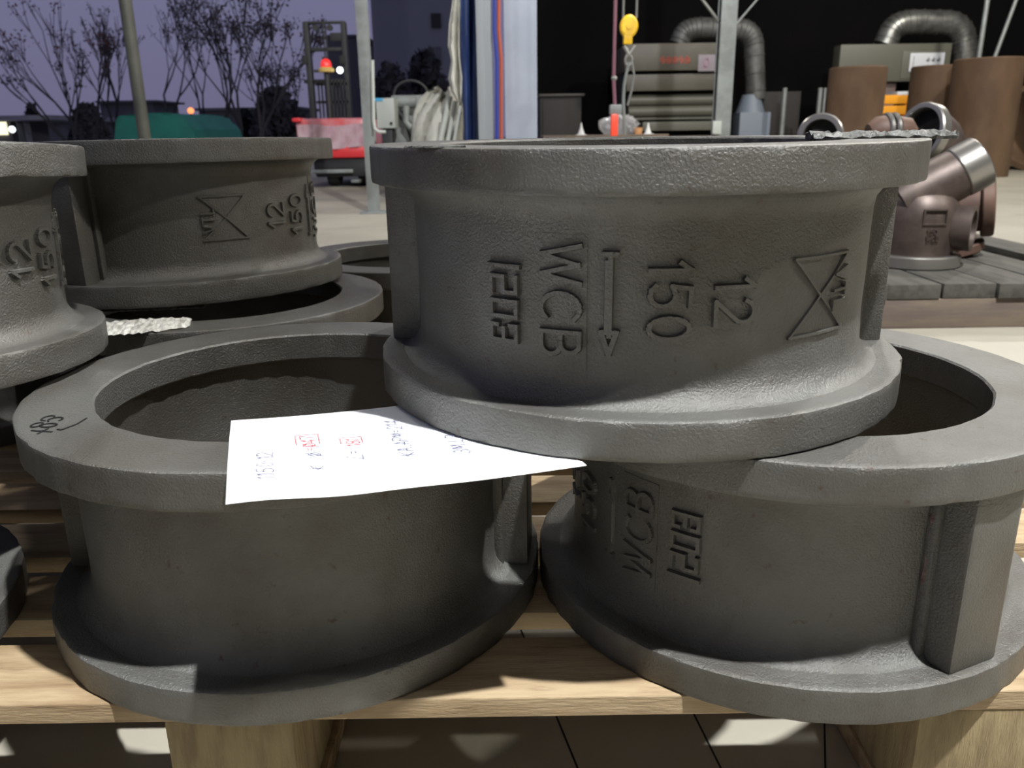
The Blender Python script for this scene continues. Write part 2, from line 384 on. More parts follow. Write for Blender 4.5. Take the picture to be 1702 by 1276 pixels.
vA = make_valve('grey ring casting in the front row with the white sheet of paper lying on it', A_, R(-177), seed=1)
vB = make_valve('front right grey ring casting with raised 1203 reading upwards and a square lug', B_, R(105.3), flip=True, seed=2)
vC = make_valve('grey ring casting bridging the two front ones, raised WCB, 150 and 12 facing forward', C_, 0, tilt=(R(.42), 0), seed=3)
vD = make_valve('grey ring casting on the rear upper layer, its emblem and 12 facing forward', Vector((-.4392, 1.1082, H+.0045)), R(-107.8), flip=True, tilt=(R(-1.0), R(-.6)), seed=4)
vE = make_valve('grey ring casting on the upper layer cut off by the left edge of the photo', Vector((-.577, .6805, H+.0095)), R(-83), flip=True, tilt=(R(-2.4), R(.9)), seed=5)
vF = make_valve('grey ring casting in the lower rear row, open bore beneath the emblem-bearing one', Vector((-.371, 1.026, 0)), R(60), seed=6, marks=False)
vG = make_valve('grey ring casting at the back of the pallet, partly hidden behind the top centre one', Vector((-.165, 1.385, 0)), R(20), seed=8, marks=False)
vI = make_valve('shadowed grey ring casting on the pallet, cut off at the lower left corner', at(43, 945, z=.013)*1.0-Vector((.205*.86, .205*.51, .013)), R(85), seed=9, marks=False)
vH = make_valve('grey ring casting in the lower rear row at far left, under the stacked rear one', Vector((-.79, 1.13, 0)), R(100), seed=10, marks=False)

# rough weld bead beside the square lug of the right front casting
bm = NB(); rr = random.Random(3); pts = []; rad = []
for k in range(15):
    a = R(179.6)+rr.uniform(-.006, .006); q = .1755+rr.uniform(-.0006, .0006)
    pts.append((q*math.cos(a), q*math.sin(a), .026+k*.0062-H/2)); rad.append(.0030+rr.uniform(-.0008, .0014)*(1-k/22))
tube(bm, pts, rad, 8); tag(link('weld_bead', bm, mat('reddish_brown_weld', (.16, .11, .10), (.08, .05, .045), 160, rough=.5, metal=.3, bump=.8, bscale=300), vB), 'reddish brown weld bead')
bm = NB()
for k in range(3):
    a = R(166.5-1.2*k); bmesh.ops.create_icosphere(bm, subdivisions=2, radius=.0035-.0006*k, matrix=Matrix.Translation((.1775*math.cos(a)-.002*k, .1775*math.sin(a), T+.0015+.001*k-H/2)))
tag(link('weld_blob', bm, M_CAST, vC), 'rough blobs at the foot of the left lug')['kind'] = 'stuff'
# black marker writing on the flange of the left front casting
def flat_strokes(bm, strokes, wd, mapf):
    for pl in strokes:
        for (x0, y0), (x1, y1) in zip(pl, pl[1:]):
            d = Vector((x1-x0, y1-y0)); L = d.length
            if L < 1e-7: continue
            d /= L; n = Vector((-d.y, d.x))*wd/2; e = d*wd*.3
            q = [(x0-e.x-n.x, y0-e.y-n.y), (x1+e.x-n.x, y1+e.y-n.y), (x1+e.x+n.x, y1+e.y+n.y), (x0-e.x+n.x, y0-e.y+n.y)]
            lo = [bm.verts.new(mapf(*p, 0)) for p in q]; hi = [bm.verts.new(mapf(*p, 1)) for p in q]
            bm.faces.new(hi); bm.faces.new(lo[::-1])
            for k in range(4): bm.faces.new((lo[k], lo[(k+1) % 4], hi[(k+1) % 4], hi[k]))
org = at(66, 722, z=H); ex = (at(118, 688, z=H)-org).normalized(); ey = Vector((-ex.y, ex.x, 0))
bm = NB()
st = [[(0, .000), (.004, .020)], [(-.004, .010), (.008, .008)], arc(.016, .012, .0045, .007, 90, 450, 12), arc(.0175, .0235, .0055, .0045, 90, 450, 12),
      arc(.030, .014, .006, .006, 140, -120, 8), arc(.034, .023, .0065, .005, 190, -60, 8), [(.004, -.006), (.018, -.0125), (.032, -.0135)], [(.004, -.006), (.006, -.002)]]
flat_strokes(bm, st, .0016, lambda s, t, k: org+ex*(s*.85+.004)+ey*(t-.008)*.78+Vector((0, 0, .0003+.0004*k)))
mk = link('marker_writing', bm, M_MARKER, None, smooth=0)
mk.parent = vA; mk.matrix_parent_inverse = vA.matrix_world.inverted()
tag(mk, 'black handwritten figures')

# ------------------------------------------------------------------ sheet of paper with handwriting
P0 = Vector((-.202, .550)); PU = Vector((.198, .040)).normalized(); PV = Vector((.043, -.141)).normalized(); PW, PH = .207, .1475
def paper_pt(s, t):
    x = P0+PU*s+PV*t
    z = H+.0010
    ra = (x-Vector((A_.x, A_.y))).length
    sag = 0
    # over the open bore the sheet bellies down slightly; past the rim it droops
    if ra < RB: sag -= min(.004, (RB-ra)*.06)
    if ra > RO: sag -= min(ra-RO, .045)*.06*max(0, 1-s/.16)+.0028*math.exp(-((s-.06)/.035)**2)*(t/PH)
    # right part is lifted towards the upper casting's rim and waves
    wave = .0028*math.sin(s*30+.6)*(t/PH)**2
    z = z+sag+wave*.6
    z = max(z, H+.0006) if ra < RO and ra > RB-.004 else z
    z = min(z, H+.012)
    return Vector((x.x, x.y, z))
bm = NB(); NU, NV = 60, 44
def under_c(p, lift=0):
    return p
grid = [[bm.verts.new(paper_pt(PW*i/NU, PH*j/NV)) for j in range(NV+1)] for i in range(NU+1)]
dead = set()
for i in range(NU+1):
    for j in range(NV+1):
        v = grid[i][j]; d = (Vector((v.co.x, v.co.y))-Vector((C_.x, C_.y))).length
        db = (Vector((v.co.x, v.co.y))-Vector((B_.x, B_.y))).length
        if d < RO: v.co.z = min(v.co.z, H-.0002+.0004)     # pinned flat beneath the upper casting
        elif d < RO+.02: v.co.z = min(v.co.z, H+.0003+(d-RO)*.35)
for i in range(NU):
    for j in range(NV): bm.faces.new((grid[i][j], grid[i+1][j], grid[i+1][j+1], grid[i][j+1]))
paper = thing('sheet_of_paper', 'white handwritten sheet of paper on the front left casting, tucked under the upper one', 'paper', (A_.x, A_.y, H))
ps = link('sheet', bm, M_PAPER, None, smooth=180)
ps.modifiers.new('thick', 'SOLIDIFY').thickness = .0002
ps.parent = paper; ps.matrix_parent_inverse = Matrix.Translation(paper.location).inverted()
def paper_map(s, t, k):
    # handwriting coordinates: s along the writing (towards the back edge), t across lines
    p = paper_pt(t, PH-s); p.z += .0006+.0003*k; return p
def writing(name, lines, m, lab):
    for txt, t0, s0, h, bx in lines:
        bm = NB(); st, wd = text_strokes(txt, h, .10); rr = random.Random(txt)
        st = [[(s0+x+y*.12+rr.uniform(-.0003, .0003), t0-y+rr.uniform(-.0003, .0003)) for x, y in pl] for pl in st]
        if bx: st.append([(s0+wd*.45, t0+.002), (s0+wd+.003, t0+.002), (s0+wd+.003, t0-h-.003), (s0+wd*.45, t0-h-.003)])
        flat_strokes(bm, st, .0005, paper_map)
        o = link(name, bm, m, None, smooth=0); o.parent = paper; o.matrix_parent_inverse = Matrix.Translation(paper.location).inverted(); o['label'] = lab
writing('handwriting', [('1150-12', .027, .026, .0098, 0), ('K  ø', .057, .036, .0098, 0), ('L=', .081, .046, .0098, 0), ('KA.APM=214', .113, .044, .0098, 0), ('3M.L3 8.74B', .147, .040, .0098, 0)], M_INK, 'grey pen handwriting')
writing('handwriting', [('=ø47', .055, .064, .0098, 1), ('181', .082, .066, .0088, 1)], M_REDINK, 'pale red pen handwriting')

# ------------------------------------------------------------------ foundry flash and flakes
def slab(name, label, cat, ctr, rz, L, Wd, th, m, seed, ridges=0):
    rr = random.Random(seed); bm = NB(); n, k = 26, 8; top = []; bot = []
    for i in range(n+1):
        s = i/n; ww = Wd*(.35+.65*math.sin(PI*min(1, max(0, s*.9+.05)))**.5)*rr.uniform(.8, 1.05)
        rowt = []; rowb = []
        for j in range(k+1):
            t = j/k-.5; x = (s-.5)*L+rr.uniform(-.25, .25)*L/n; y = t*ww
            z = th*(.75+rr.uniform(-.35, .35))+(ridges*math.sin(s*60+t*5) if ridges else 0)
            if j in (0, k): z *= .45
            rowt.append(bm.verts.new((x, y, z))); rowb.append(bm.verts.new((x, y*.95, 0)))
        top.append(rowt); bot.append(rowb)
    for i in range(n):
        for j in range(k):
            bm.faces.new((top[i][j], top[i+1][j], top[i+1][j+1], top[i][j+1])); bm.faces.new((bot[i][j+1], bot[i+1][j+1], bot[i+1][j], bot[i][j]))
        for j in (0, k): bm.faces.new((top[i][j], bot[i][j], bot[i+1][j], top[i+1][j]))
    for i in (0, n):
        for j in range(k): bm.faces.new((top[i][j], top[i][j+1], bot[i][j+1], bot[i][j]))
    o = link(name, bm, m, None, smooth=20); o.location = ctr; o.rotation_euler = (0, 0, rz); return tag(o, label, cat)
slab('metal_flake', 'dark jagged metal flake lying on the top centre casting at its right end', 'scrap', (.262, .592, 2*H+.0006), R(10), .112, .022, .0064, M_FLAKE, 3)
slab('metal_flake', 'small dark chipped sliver on the front left rim of the top centre casting', 'scrap', (-.045, .5135, 2*H+.0006), R(-32), .045, .006, .0016, M_FLAKE, 5)
slab('flash_slab', 'pale ridged piece of foundry flash on the rear lower casting, beside the left upper one', 'scrap', at(222, 544, z=H+.0003), R(16), .115, .075, .0035, M_FLASH, 8, .0008)
slab('flash_strip', 'thin white strip squeezed under the emblem-bearing rear upper casting', 'scrap', at(232, 513, z=H+.001), R(6), .15, .03, .0022, M_FLASH, 9)

# ------------------------------------------------------------------ pallet under the castings
pal = thing('wooden_pallet', 'pale pine pallet carrying the grey ring castings', 'pallet', (0, .9, FZ))
def part(name, bm, m, parent, label=None, smooth=30):
    o = link(name, bm, m, None, smooth); o.parent = parent; o.matrix_parent_inverse = parent.matrix_basis.inverted()
    if label: o['label'] = label
    return o
y = .477; i = 0
while y < 1.62:
    bm = NB(); wb = .071
    box(bm, (-1.0, y, -.0165), (.62, y+wb, -.0004), bev=.0012)
    rr = random.Random(i)
    for v in bm.verts: v.co.y += rr.uniform(-.0004, .0004)
    part('deck_board', bm, M_WOOD, pal); y += .1045; i += 1
for bx in (-.93, -.249, .285, .53):
    for by in (.477, .95, 1.46):
        if bx == .53 : continue
        wdt = .090 if bx < 0 else .10
        bm = NB(); box(bm, (bx, by+.0005, -.112), (bx+wdt, by+.125, -.0167), bev=.002); part('block', bm, M_WOODEND, pal)
for bx in (-.93, -.249, .285):
    bm = NB(); box(bm, (bx-.002, .478, FZ+.0003), (bx+.095, 1.60, -.1125), bev=.0015); part('bottom_board', bm, M_WOOD, pal)

# ------------------------------------------------------------------ second pallet (right) and its castings
pl2 = thing('plank_platform', 'low platform of weathered grey planks on brown beams behind the castings at right', 'platform', (1.0, 2.5, FZ))
for k, x0 in enumerate([.27, .415, .56, .70, .84, .98, 1.125, 1.265, 1.41, 1.595]):
    wd = .137
    bm = NB(); y0 = 2.075+random.Random(k).uniform(-.008, .012); box(bm, (x0, y0, -.0525), (x0+wd, 3.06, -.0135 if k < 9 else -.004), bev=.003)
    part('plank', bm, M_OLDWOOD, pl2)
for yb in (2.082, 2.55, 2.95):
    bm = NB(); box(bm, (.25, yb, FZ+.0005), (1.73, yb+.09, -.053), bev=.003); part('beam', bm, M_BEAMWOOD, pl2)
PZ = -.0130
def ax_matrix(origin, axis):
    return Matrix.Translation(origin) @ Vector(axis).normalized().to_track_quat('Z', 'Y').to_matrix().to_4x4()
def ring_prof(r, ri, L, b=.004):
    return [(ri, 0), (r-b, 0), (r, b), (r, L-b), (r-b, L), (ri+.002, L), (ri, L-.003)]
def y_valve(label, loc, rz, sc=1.0, m=M_BROWNST):
    t = thing('angle_valve_casting', label, 'casting', loc, (0, 0, rz), group='valve bodies on the plank platform')
    t.scale = (sc,)*3
    bm = NB(); lathe(bm, ring_prof(.122, .07, .036), 64, closed=True); link('base_flange', bm, M_MACH, t)
    bm = NB(); prof = [(.098, .034), (.100, .05), (.104, .09), (.106, .13), (.102, .165), (.088, .20), (.060, .225), (.02, .238), (.001, .24)]
    lathe(bm, prof, 64); link('body', bm, m, t, smooth=60)
    # neck rising to the upper right, ending in a machined collar
    ax = Vector((.86, -.12, .50)).normalized(); o0 = Vector((-.02, 0, .20))
    bm = NB(); lathe(bm, [(.075, -.05), (.078, .02), (.074, .07), (.072, .12), (.066, .123), (.066, .128)], 48, M=ax_matrix(o0, ax)); link('neck', bm, m, t, smooth=60)
    bm = NB(); lathe(bm, ring_prof(.074, .056, .070), 48, closed=True, M=ax_matrix(o0+ax*.122, ax)); link('collar', bm, M_MACH, t)
    # side port with open bore
    ax = Vector((.80, -.60, 0)).normalized(); o1 = Vector((.03, -.01, .112))
    bm = NB(); lathe(bm, [(.045, 0), (.062, .03), (.064, .112), (.050, .112), (.048, .08), (.046, .02)], 40, closed=True, M=ax_matrix(o1, ax)); link('side_port', bm, m, t, smooth=40)
    # raised rating plate and figures on the front
    bm = NB(); pf = lambda s, tt, hh: ((.106+hh)*math.cos(R(-92)+s/.104), (.106+hh)*math.sin(R(-92)+s/.104), tt)
    emboss(bm, [[(-.032, .168), (.028, .168), (.028, .128), (-.032, .128), (-.032, .168)]], .006, .004, pf); link('raised_frame', bm, m, t, smooth=25)
    bm = NB(); s_, _ = text_strokes('150', .014, .1); emboss(bm, [[(x-.02, yy+.100) for x, yy in pl] for pl in s_], .003, .003, pf)
    s_, _ = text_strokes('WCB', .012, .1); emboss(bm, [[(x-.02, yy+.082) for x, yy in pl] for pl in s_], .003, .003, pf); link('raised_figures', bm, m, t, smooth=25)
    return t
def elbow(label, base, path, r, ri, m, facing=True, name='pipe_elbow', ring=M_MACH, grp='valve bodies on the plank platform'):
    t = thing(name, label, 'casting', base, group=grp)
    bm = NB(); tube(bm, [Vector(p) for p in path], [r*.92]*len(path), 28); link('bend', bm, m, t, smooth=50)
    a = (Vector(path[-1])-Vector(path[-2])).normalized()
    bm = NB(); lathe(bm, ring_prof(r*1.12, ri, r*.42), 40, closed=True, M=ax_matrix(Vector(path[-1])-a*r*.05, a)); link('mouth_ring', bm, ring, t)
    bm = NB(); lathe(bm, [(ri*.99, 0), (.0005, 0)], 32, M=ax_matrix(Vector(path[-1])+a*.0015, a)); link('bore', bm, M_BLACK, t)  # flat black disc painted in for the shade inside the mouth
    a = (Vector(path[0])-Vector(path[1])).normalized()
    bm = NB(); lathe(bm, ring_prof(r*1.25, r*.5, r*.35), 40, closed=True, M=ax_matrix(Vector(path[0])+a*r*.34, -a)); link('foot_ring', bm, ring, t)
    return t
y_valve('brown cast valve body with bright collar and flange standing on the grey planks', (1.195, 2.40, PZ), 0)
# reddish body lying behind it
def bend_path(p0, p1, p2, n=9):
    p0, p1, p2 = map(Vector, (p0, p1, p2)); return [(1-t)**2*p0+2*(1-t)*t*p1+t*t*p2 for t in [i/n for i in range(n+1)]]
elbow('reddish round valve body behind the brown one, its large bore towards the right', (1.39, 2.60, PZ), bend_path((0, 0, .035), (-.03, .0, .15), (.07, -.05, .155)), .085, .076, M_COPPER, ring=M_COPPER)
elbow('tall brown elbow casting rising behind the bright collar, open mouth facing left', (1.465, 2.84, PZ), bend_path((0, 0, .04), (.03, .0, .36), (-.09, -.045, .365)), .088, .080, M_BROWNST)
elbow('grey elbow casting showing a bright half ring above the right end of the top casting', (.985, 2.72, PZ), bend_path((0, 0, .04), (.05, .02, .38), (-.015, -.09, .365)), .062, .050, M_BROWNST)
t = thing('coupled_castings', 'two pinkish brown castings joined by twin bright rings, between the rusty pipes', 'casting', (1.205, 2.66, PZ))
a0 = Vector((0, 0, 0))
bm = NB(); tube(bm, [(-.075, .0, .370), (-.05, 0, .375), (-.03, 0, .376)], [.03, .047, .050], 28); tube(bm, [(-.045, 0, .0), (-.045, 0, .36)], .030, 24); link('left_body', bm, M_COPPER, t, smooth=50)
bm = NB(); tube(bm, [(.010, 0, .376), (.04, 0, .374), (.058, 0, .362)], [.048, .044, .03], 28); tube(bm, [(.03, 0, .0), (.03, 0, .35)], .026, 24); link('right_body', bm, M_COPPER, t, smooth=50)
for x in (-.030, -.009):
    bm = NB(); lathe(bm, ring_prof(.058, .02, .016), 40, closed=True, M=ax_matrix(Vector((x, 0, .376)), (1, 0, 0))); link('ring', bm, M_MACH, t)
elbow('pale large elbow casting cut off by the right edge of the photo', (5.85, 8.3, FZ), bend_path((0, 0, .10), (.10, .0, .66), (-.20, -.25, .60)), .22, .17, M_BROWNST)

# ------------------------------------------------------------------ rusty pipes standing on the floor
def upright_pipe(u0, u1, vtop, yy, label, zt=None):
    a, b = at(u0, 150, y=yy), at(u1, 150, y=yy); r = (b.x-a.x)/2; cx = (a.x+b.x)/2
    top = at((u0+u1)/2, vtop, y=yy).z
    t = thing('steel_pipe', label, 'pipe', (cx, yy, FZ), group='rusty pipes standing on end')
    h = top-FZ
    bm = NB(); lathe(bm, [(r, 0), (r*1.0, h*.5), (r, h-.01), (r-.01, h), (r-.05, h), (r-.055, h-.01), (r-.055, 0)], 56, closed=True); link('pipe_wall', bm, M_RUST, t)
upright_pipe(1378, 1468, 112, 8.2, 'leftmost rusty brown pipe standing on end, in front of the olive cabinet')
upright_pipe(1514, 1596, 110, 9.6, 'middle rusty brown pipe standing on end, beside the white sign panel')
upright_pipe(1584, 1690, 98, 8.9, 'tallest and widest rusty brown pipe standing on end near the right edge')
# lower rusty pipe lying behind at the right edge
t = thing('steel_pipe', 'rusty brown pipe lying on its side at the right edge behind the widest upright one', 'pipe', (7.0, 10.2, FZ), group=None)
bm = NB(); lathe(bm, [(.5, -1), (.5, 1), (.44, 1), (.44, -1)], 48, closed=True, M=ax_matrix(Vector((0, 0, .50)), (.9, .4, 0))); link('pipe_wall', bm, M_RUST, t)

# ------------------------------------------------------------------ boxes in the hall: placed by their corners
def rect(u0, v0, u1, v1, yy):
    a, b = at(u0, v0, y=yy), at(u1, v1, y=yy); return a.x, b.x, b.z, a.z
def boxpart(name, r, y0, y1, m, parent, bev=.004, label=None, smooth=30):
    bm = NB(); box(bm, (r[0], y0, r[2]), (r[1], y1, r[3]), bev=bev); return part(name, bm, m, parent, label, smooth)
# machine 1: big beige cabinet with roller bands
YM = 11.0
m1 = thing('blast_machine', 'large beige machine with horizontal bands and faded red writing, behind the yellow hook', 'machine', (2.3, YM, FZ))
X0, X1, _, ZT = rect(1040, 73, 1200, 222, YM)
z1 = at(1100, 120, y=YM).z; z2 = at(1100, 153, y=YM).z; z3 = at(1100, 205, y=YM).z
boxpart('upper_panel', (X0, X1, z1+.02, ZT), YM, YM+1.4, M_BEIGE, m1)
boxpart('middle_panel', (X0+.03, X1, z2+.02, z1-.02), YM+.04, YM+1.4, M_BEIGE, m1)
boxpart('backing', (X0+.02, X1-.02, FZ, ZT-.05), YM+.36, YM+1.38, M_DARKLINE, m1)
bm = NB()
zz = [z2-.02, z2-.16, z2-.30, z3+.04]; 
for k in range(3):
    hh = (zz[k]-zz[k+1])/2; tube(bm, [(X0+.08, YM+.2, zz[k]-hh), (X1, YM+.2, zz[k]-hh)], hh*1.02, 20)
part('roller', bm, M_BEIGE2, m1)
boxpart('lower_rail', (X0+.25, X1, z3-.09, z3+.02), YM, YM+.3, M_BEIGE2, m1)
boxpart('base_panel', (X0, X1, FZ, at(1100, 226, y=YM).z), YM+.03, YM+1.3, M_BEIGE, m1)
bm = NB(); sx = at(1098, 100, y=YM-.004)
rr = random.Random(2)
for k in range(5):
    x = sx.x+k*.078
    for (a, b) in (((0, .0), (.06, 0)), ((0, .05), (.06, .05)), ((.03, -.01), (.03, .075)), ((0, .02), (.0, .06)), ((.055, .0), (.055, .045))):
        if rr.random() < .85: flat_strokes(bm, [[(a[0]*.9, a[1]), (b[0]*.9, b[1])]], .012, lambda s, tt, kk, x=x: Vector((x+s, YM-.004*(kk+.2), sx.z-.03+tt)))
part('red_lettering', bm, M_SIGNR, m1, 'faded red lettering', 0)
r_ = rect(1161, 91, 1200, 118, YM); boxpart('notice', r_, YM-.006, YM+.01, mat('greyed_notice', (.22, .19, .21)), m1, bev=.001, label='grey notice')
bm = NB()
for k in range(2):
    cx = r_[0]+.10+k*.17; flat_strokes(bm, [arc(cx, (r_[2]+r_[3])/2, .035, .05, 0, 360, 10), [(cx-.03, r_[2]+.03), (cx+.03, r_[3]-.03)]], .012, lambda s, tt, kk: Vector((s, YM-.007-.002*kk, tt)))
part('notice_print', bm, M_SIGNP, m1, smooth=0)
# machine 2: olive cabinet with white sign
YN = 11.6
m2 = thing('control_cabinet', 'olive grey cabinet with a white panel of small print, behind the rusty pipes', 'cabinet', (5.5, YN, FZ))
r2 = rect(1398, 74, 1575, 134, YN)
boxpart('cabinet_body', r2, YN, YN+.25, M_BEIGE2, m2, bev=.01)
zt_ = at(1500, 85, y=YN).z
boxpart('door', (at(1500, 90, y=YN).x, at(1568, 90, y=YN).x, r2[2]+.03, zt_), YN-.012, YN+.01, M_BEIGE2, m2)
rs = rect(1514, 88, 1567, 118, YN-.03); boxpart('print_panel', rs, YN-.03, YN-.015, M_SIGNW, m2, bev=.002, label='white panel with rows of small dark print')
bm = NB()
for k in range(3):
    for q in range(2):
        x = rs[0]+.22+k*.07; zc = rs[3]-.09-q*.09
        flat_strokes(bm, [[(x, zc), (x+.045, zc+.01)], [(x+.02, zc-.02), (x+.025, zc+.03)], [(x, zc-.012), (x+.04, zc-.012)]], .010, lambda s, tt, kk: Vector((s, YN-.0305-.002*kk, tt)))
flat_strokes(bm, [[(rs[0]+.05, rs[3]-.04), (rs[0]+.05, rs[2]+.04)]], .006, lambda s, tt, kk: Vector((s, YN-.0305-.002*kk, tt)))
part('small_print', bm, M_SIGNK, m2, smooth=0)
for x in (r2[0]+.1, r2[1]-.2):
    boxpart('leg', (x, x+.1, FZ, r2[2]+.01), YN+.2, YN+.3, M_BEIGE2, m2)
boxpart('lower_box', (at(1470, 140, y=YN).x, at(1495, 140, y=YN).x, FZ, at(1470, 134, y=YN).z), YN+.1, YN+.6, mat('dull_mauve_box', (.13, .09, .08)), m2)
# orange rack between the pipes
rk = thing('orange_rack', 'orange painted rack frame glimpsed between the rusty pipes', 'rack', (5.0, 10.6, FZ))
for (v0, v1) in ((158, 172), (176, 190), (196, 206)):
    boxpart('crossbar', rect(1455, v0, 1512, v1, 10.6), 10.6, 10.68, M_ORANGE, rk)
for u in (1452, 1508):
    q = at(u, 160, y=10.6); boxpart('upright', (q.x, q.x+.06, FZ, q.z+.02), 10.62, 10.68, M_ORANGE, rk)
boxpart('tray', rect(1492, 152, 1512, 158, 10.6), 10.6, 10.9, M_SIGNW, rk)
# ducts
def duct(label, pts, r, yy, m):
    t = thing('air_duct', label, 'duct', (pts[0][0], yy, FZ))
    P = [Vector(p) for p in pts]; path = []
    # rounded corners
    for i, p in enumerate(P):
        if 0 < i < len(P)-1:
            a = p+(P[i-1]-p).normalized()*min(r*1.7, (P[i-1]-p).length*.49); b = p+(P[i+1]-p).normalized()*min(r*1.7, (P[i+1]-p).length*.49)
            path += bend_path(a, p, b, 6)
        else: path.append(p)
    bm = NB(); tube(bm, path, r, 24); part('duct_pipe', bm, m, t, smooth=60)
    for a, b in zip(path, path[1:]):
        n = max(1, int((b-a).length/.19))
        for k in range(n):
            c = a.lerp(b, (k+.5)/n); d = (b-a).normalized(); bm = NB()
            lathe(bm, [(r-.01, -.012), (r+.012, -.004), (r+.012, .004), (r-.01, .012)], 24, M=ax_matrix(c, d), closed=True)
            part('duct_seam', bm, m, t)
    return t
def W(u, v, yy): return at(u, v, y=yy)
YD = 11.9
d1 = duct('dull ribbed duct arching over the beige machine and down to the blue-grey pedestal', [W(1128, 74, YD), W(1140, 46, YD), W(1252, 48, YD), W(1256, 165, YD)], .135, YD, mat('dull_dusty_duct', (.13, .13, .125), (.08, .08, .075), 8, rough=.55, metal=.4))
q = W(1248, 0, YD).x
ptop = W(1248, 187, YD).z; pm = W(1248, 160, YD).z; pcx = W(1247, 180, YD).x
bm = NB(); tube(bm, [(pcx, YD, ptop-.01), (pcx, YD, pm+.02)], [.20, .12], 28); part('cone', bm, M_PEDESTAL, d1, smooth=50)
rp = rect(1224, 186, 1271, 232, YD); bm = NB(); box(bm, (rp[0], YD-.2, FZ), (rp[1], YD+.2, ptop), bev=.01); part('pedestal', bm, M_PEDESTAL, d1, 'blue-grey pedestal')
d2 = duct('bright galvanised duct bending over the olive cabinet with the white panel', [W(1470, 75, YD), W(1488, 36, YD), W(1601, 38, YD), W(1606, 130, YD), W(1606, 230, YD)], .155, YD, M_DUCT)
# thin struts / poles at the right
def pole(name, label, p, q, r, m, cat='pole', seg=14):
    bm = NB(); o = (Vector(p)+Vector(q))/2*0+Vector(q); tube(bm, [Vector(p)-o, Vector(q)-o], r, seg); ob = link(name, bm, m); ob.location = o; return tag(ob, label, cat)
pole('steel_strut', 'thin grey upright strut above the widest rusty pipe, nearer the duct', W(1650, -60, 10.5), Vector((W(1628, 130, 10.5).x-.05, 10.5, FZ)), .028, M_POST)
pole('steel_strut', 'thin leaning strut above the widest rusty pipe, at the right edge', W(1700, -30, 10.4), Vector((W(1640, 130, 10.4).x-.25, 10.4, FZ)), .022, M_POST)
pole('brace_rod', 'thin bright rod slanting down to the grey gantry leg from the left', W(1160, -10, 6.9), W(1200, 42, 6.9), .012, M_CHAIN, 'rod')
pole('brace_rod', 'thin dull rod slanting down to the grey gantry leg from the right', W(1262, -5, 6.9), W(1222, 42, 6.9), .008, M_POST, 'rod')
for u, lab in ((1305, 'dim steel upright in the dark right of the blue-grey pedestal'), (1364, 'dim steel upright left of the leftmost rusty pipe'), (1372, 'thin dim steel upright against the leftmost rusty pipe')):
    a = W(u, 146, 11.4); pole('rack_upright', lab, a, Vector((a.x, 11.4, FZ)), .03 if u < 1370 else .018, M_POST)
dc = thing('tool_cabinet', 'dim brown cabinet standing in the dark beside the wide pale column', 'cabinet', (1.0, 11.5, FZ))
boxpart('carcass', (W(897, 0, 11.5).x, W(968, 0, 11.5).x, FZ, W(930, 160, 11.5).z), 11.5, 12.2, M_BROWNCAB, dc)
boxpart('top_board', (W(895, 0, 11.5).x, W(973, 0, 11.5).x, W(930, 160, 11.5).z, W(930, 156, 11.5).z), 11.45, 12.25, mat('dim_tabletop', (.05, .045, .04)), dc)
boxpart('door', (W(902, 0, 11.5).x, W(945, 0, 11.5).x, FZ+.1, W(930, 166, 11.5).z), 11.48, 11.52, M_BROWNCAB, dc)
dc2 = thing('tool_cabinet', 'dim brown cabinet in the dark right of the blue-grey pedestal', 'cabinet', (3.9, 12, FZ))
boxpart('carcass', (W(1275, 0, 12).x, W(1345, 0, 12).x, FZ, W(1300, 152, 12).z), 12, 12.6, M_BROWNCAB, dc2)
boxpart('door', (W(1280, 0, 12).x, W(1303, 0, 12).x, FZ+.1, W(1300, 158, 12).z), 11.98, 12.02, M_BROWNCAB, dc2)
# bench with cones, plastic bag; all stand on a low bench at camera height
YB = 7.6
bn = thing('low_bench', 'low brown bench hidden behind the top casting, under the yellow hook', 'bench', (1.0, YB, FZ))
bz = W(1000, 224, YB).z
boxpart('bench_top', (W(900, 0, YB).x, W(1110, 0, YB).x, bz-.05, bz), YB-.3, YB+.5, M_BEAMWOOD, bn)
for x in (W(905, 0, YB).x, W(1100, 0, YB).x):
    for yy in (YB-.25, YB+.4): boxpart('leg', (x, x+.06, FZ, bz-.05), yy, yy+.06, M_BEAMWOOD, bn)
for u, lab in ((966, 'small white cone tip left of the red pendant, on the low bench'), (1077, 'small white cone tip at the foot of the beige machine')):
    p = W(u, 224, YB); t = thing('plastic_cone', lab, 'cone', (p.x, YB, bz)); bm = NB(); hc = W(u, 204, YB).z-bz
    lathe(bm, [(.032, .006), (.012, hc*.6), (.005, hc)], 20); link('cone_body', bm, M_CONE, t); bm = NB(); box(bm, (-.045, -.045, 0), (.045, .045, .006), bev=.001); link('foot', bm, M_CONE, t)
p = W(1060, 224, YB+.1); t = thing('small_pot', 'small pale orange pot beside the white cone under the hook', 'pot', (p.x, YB+.1, bz)); bm = NB(); lathe(bm, [(.035, 0), (.042, .03), (.04, .05), (.034, .052), (.030, .03)], 24); link('pot_body', bm, M_CONEO, t)
bm = NB(); lathe(bm, [(.04, .0), (.045, .004), (.04, .008)], 24, M=Matrix.Translation((0, 0, .05))); link('rim', bm, M_CONEO, t)
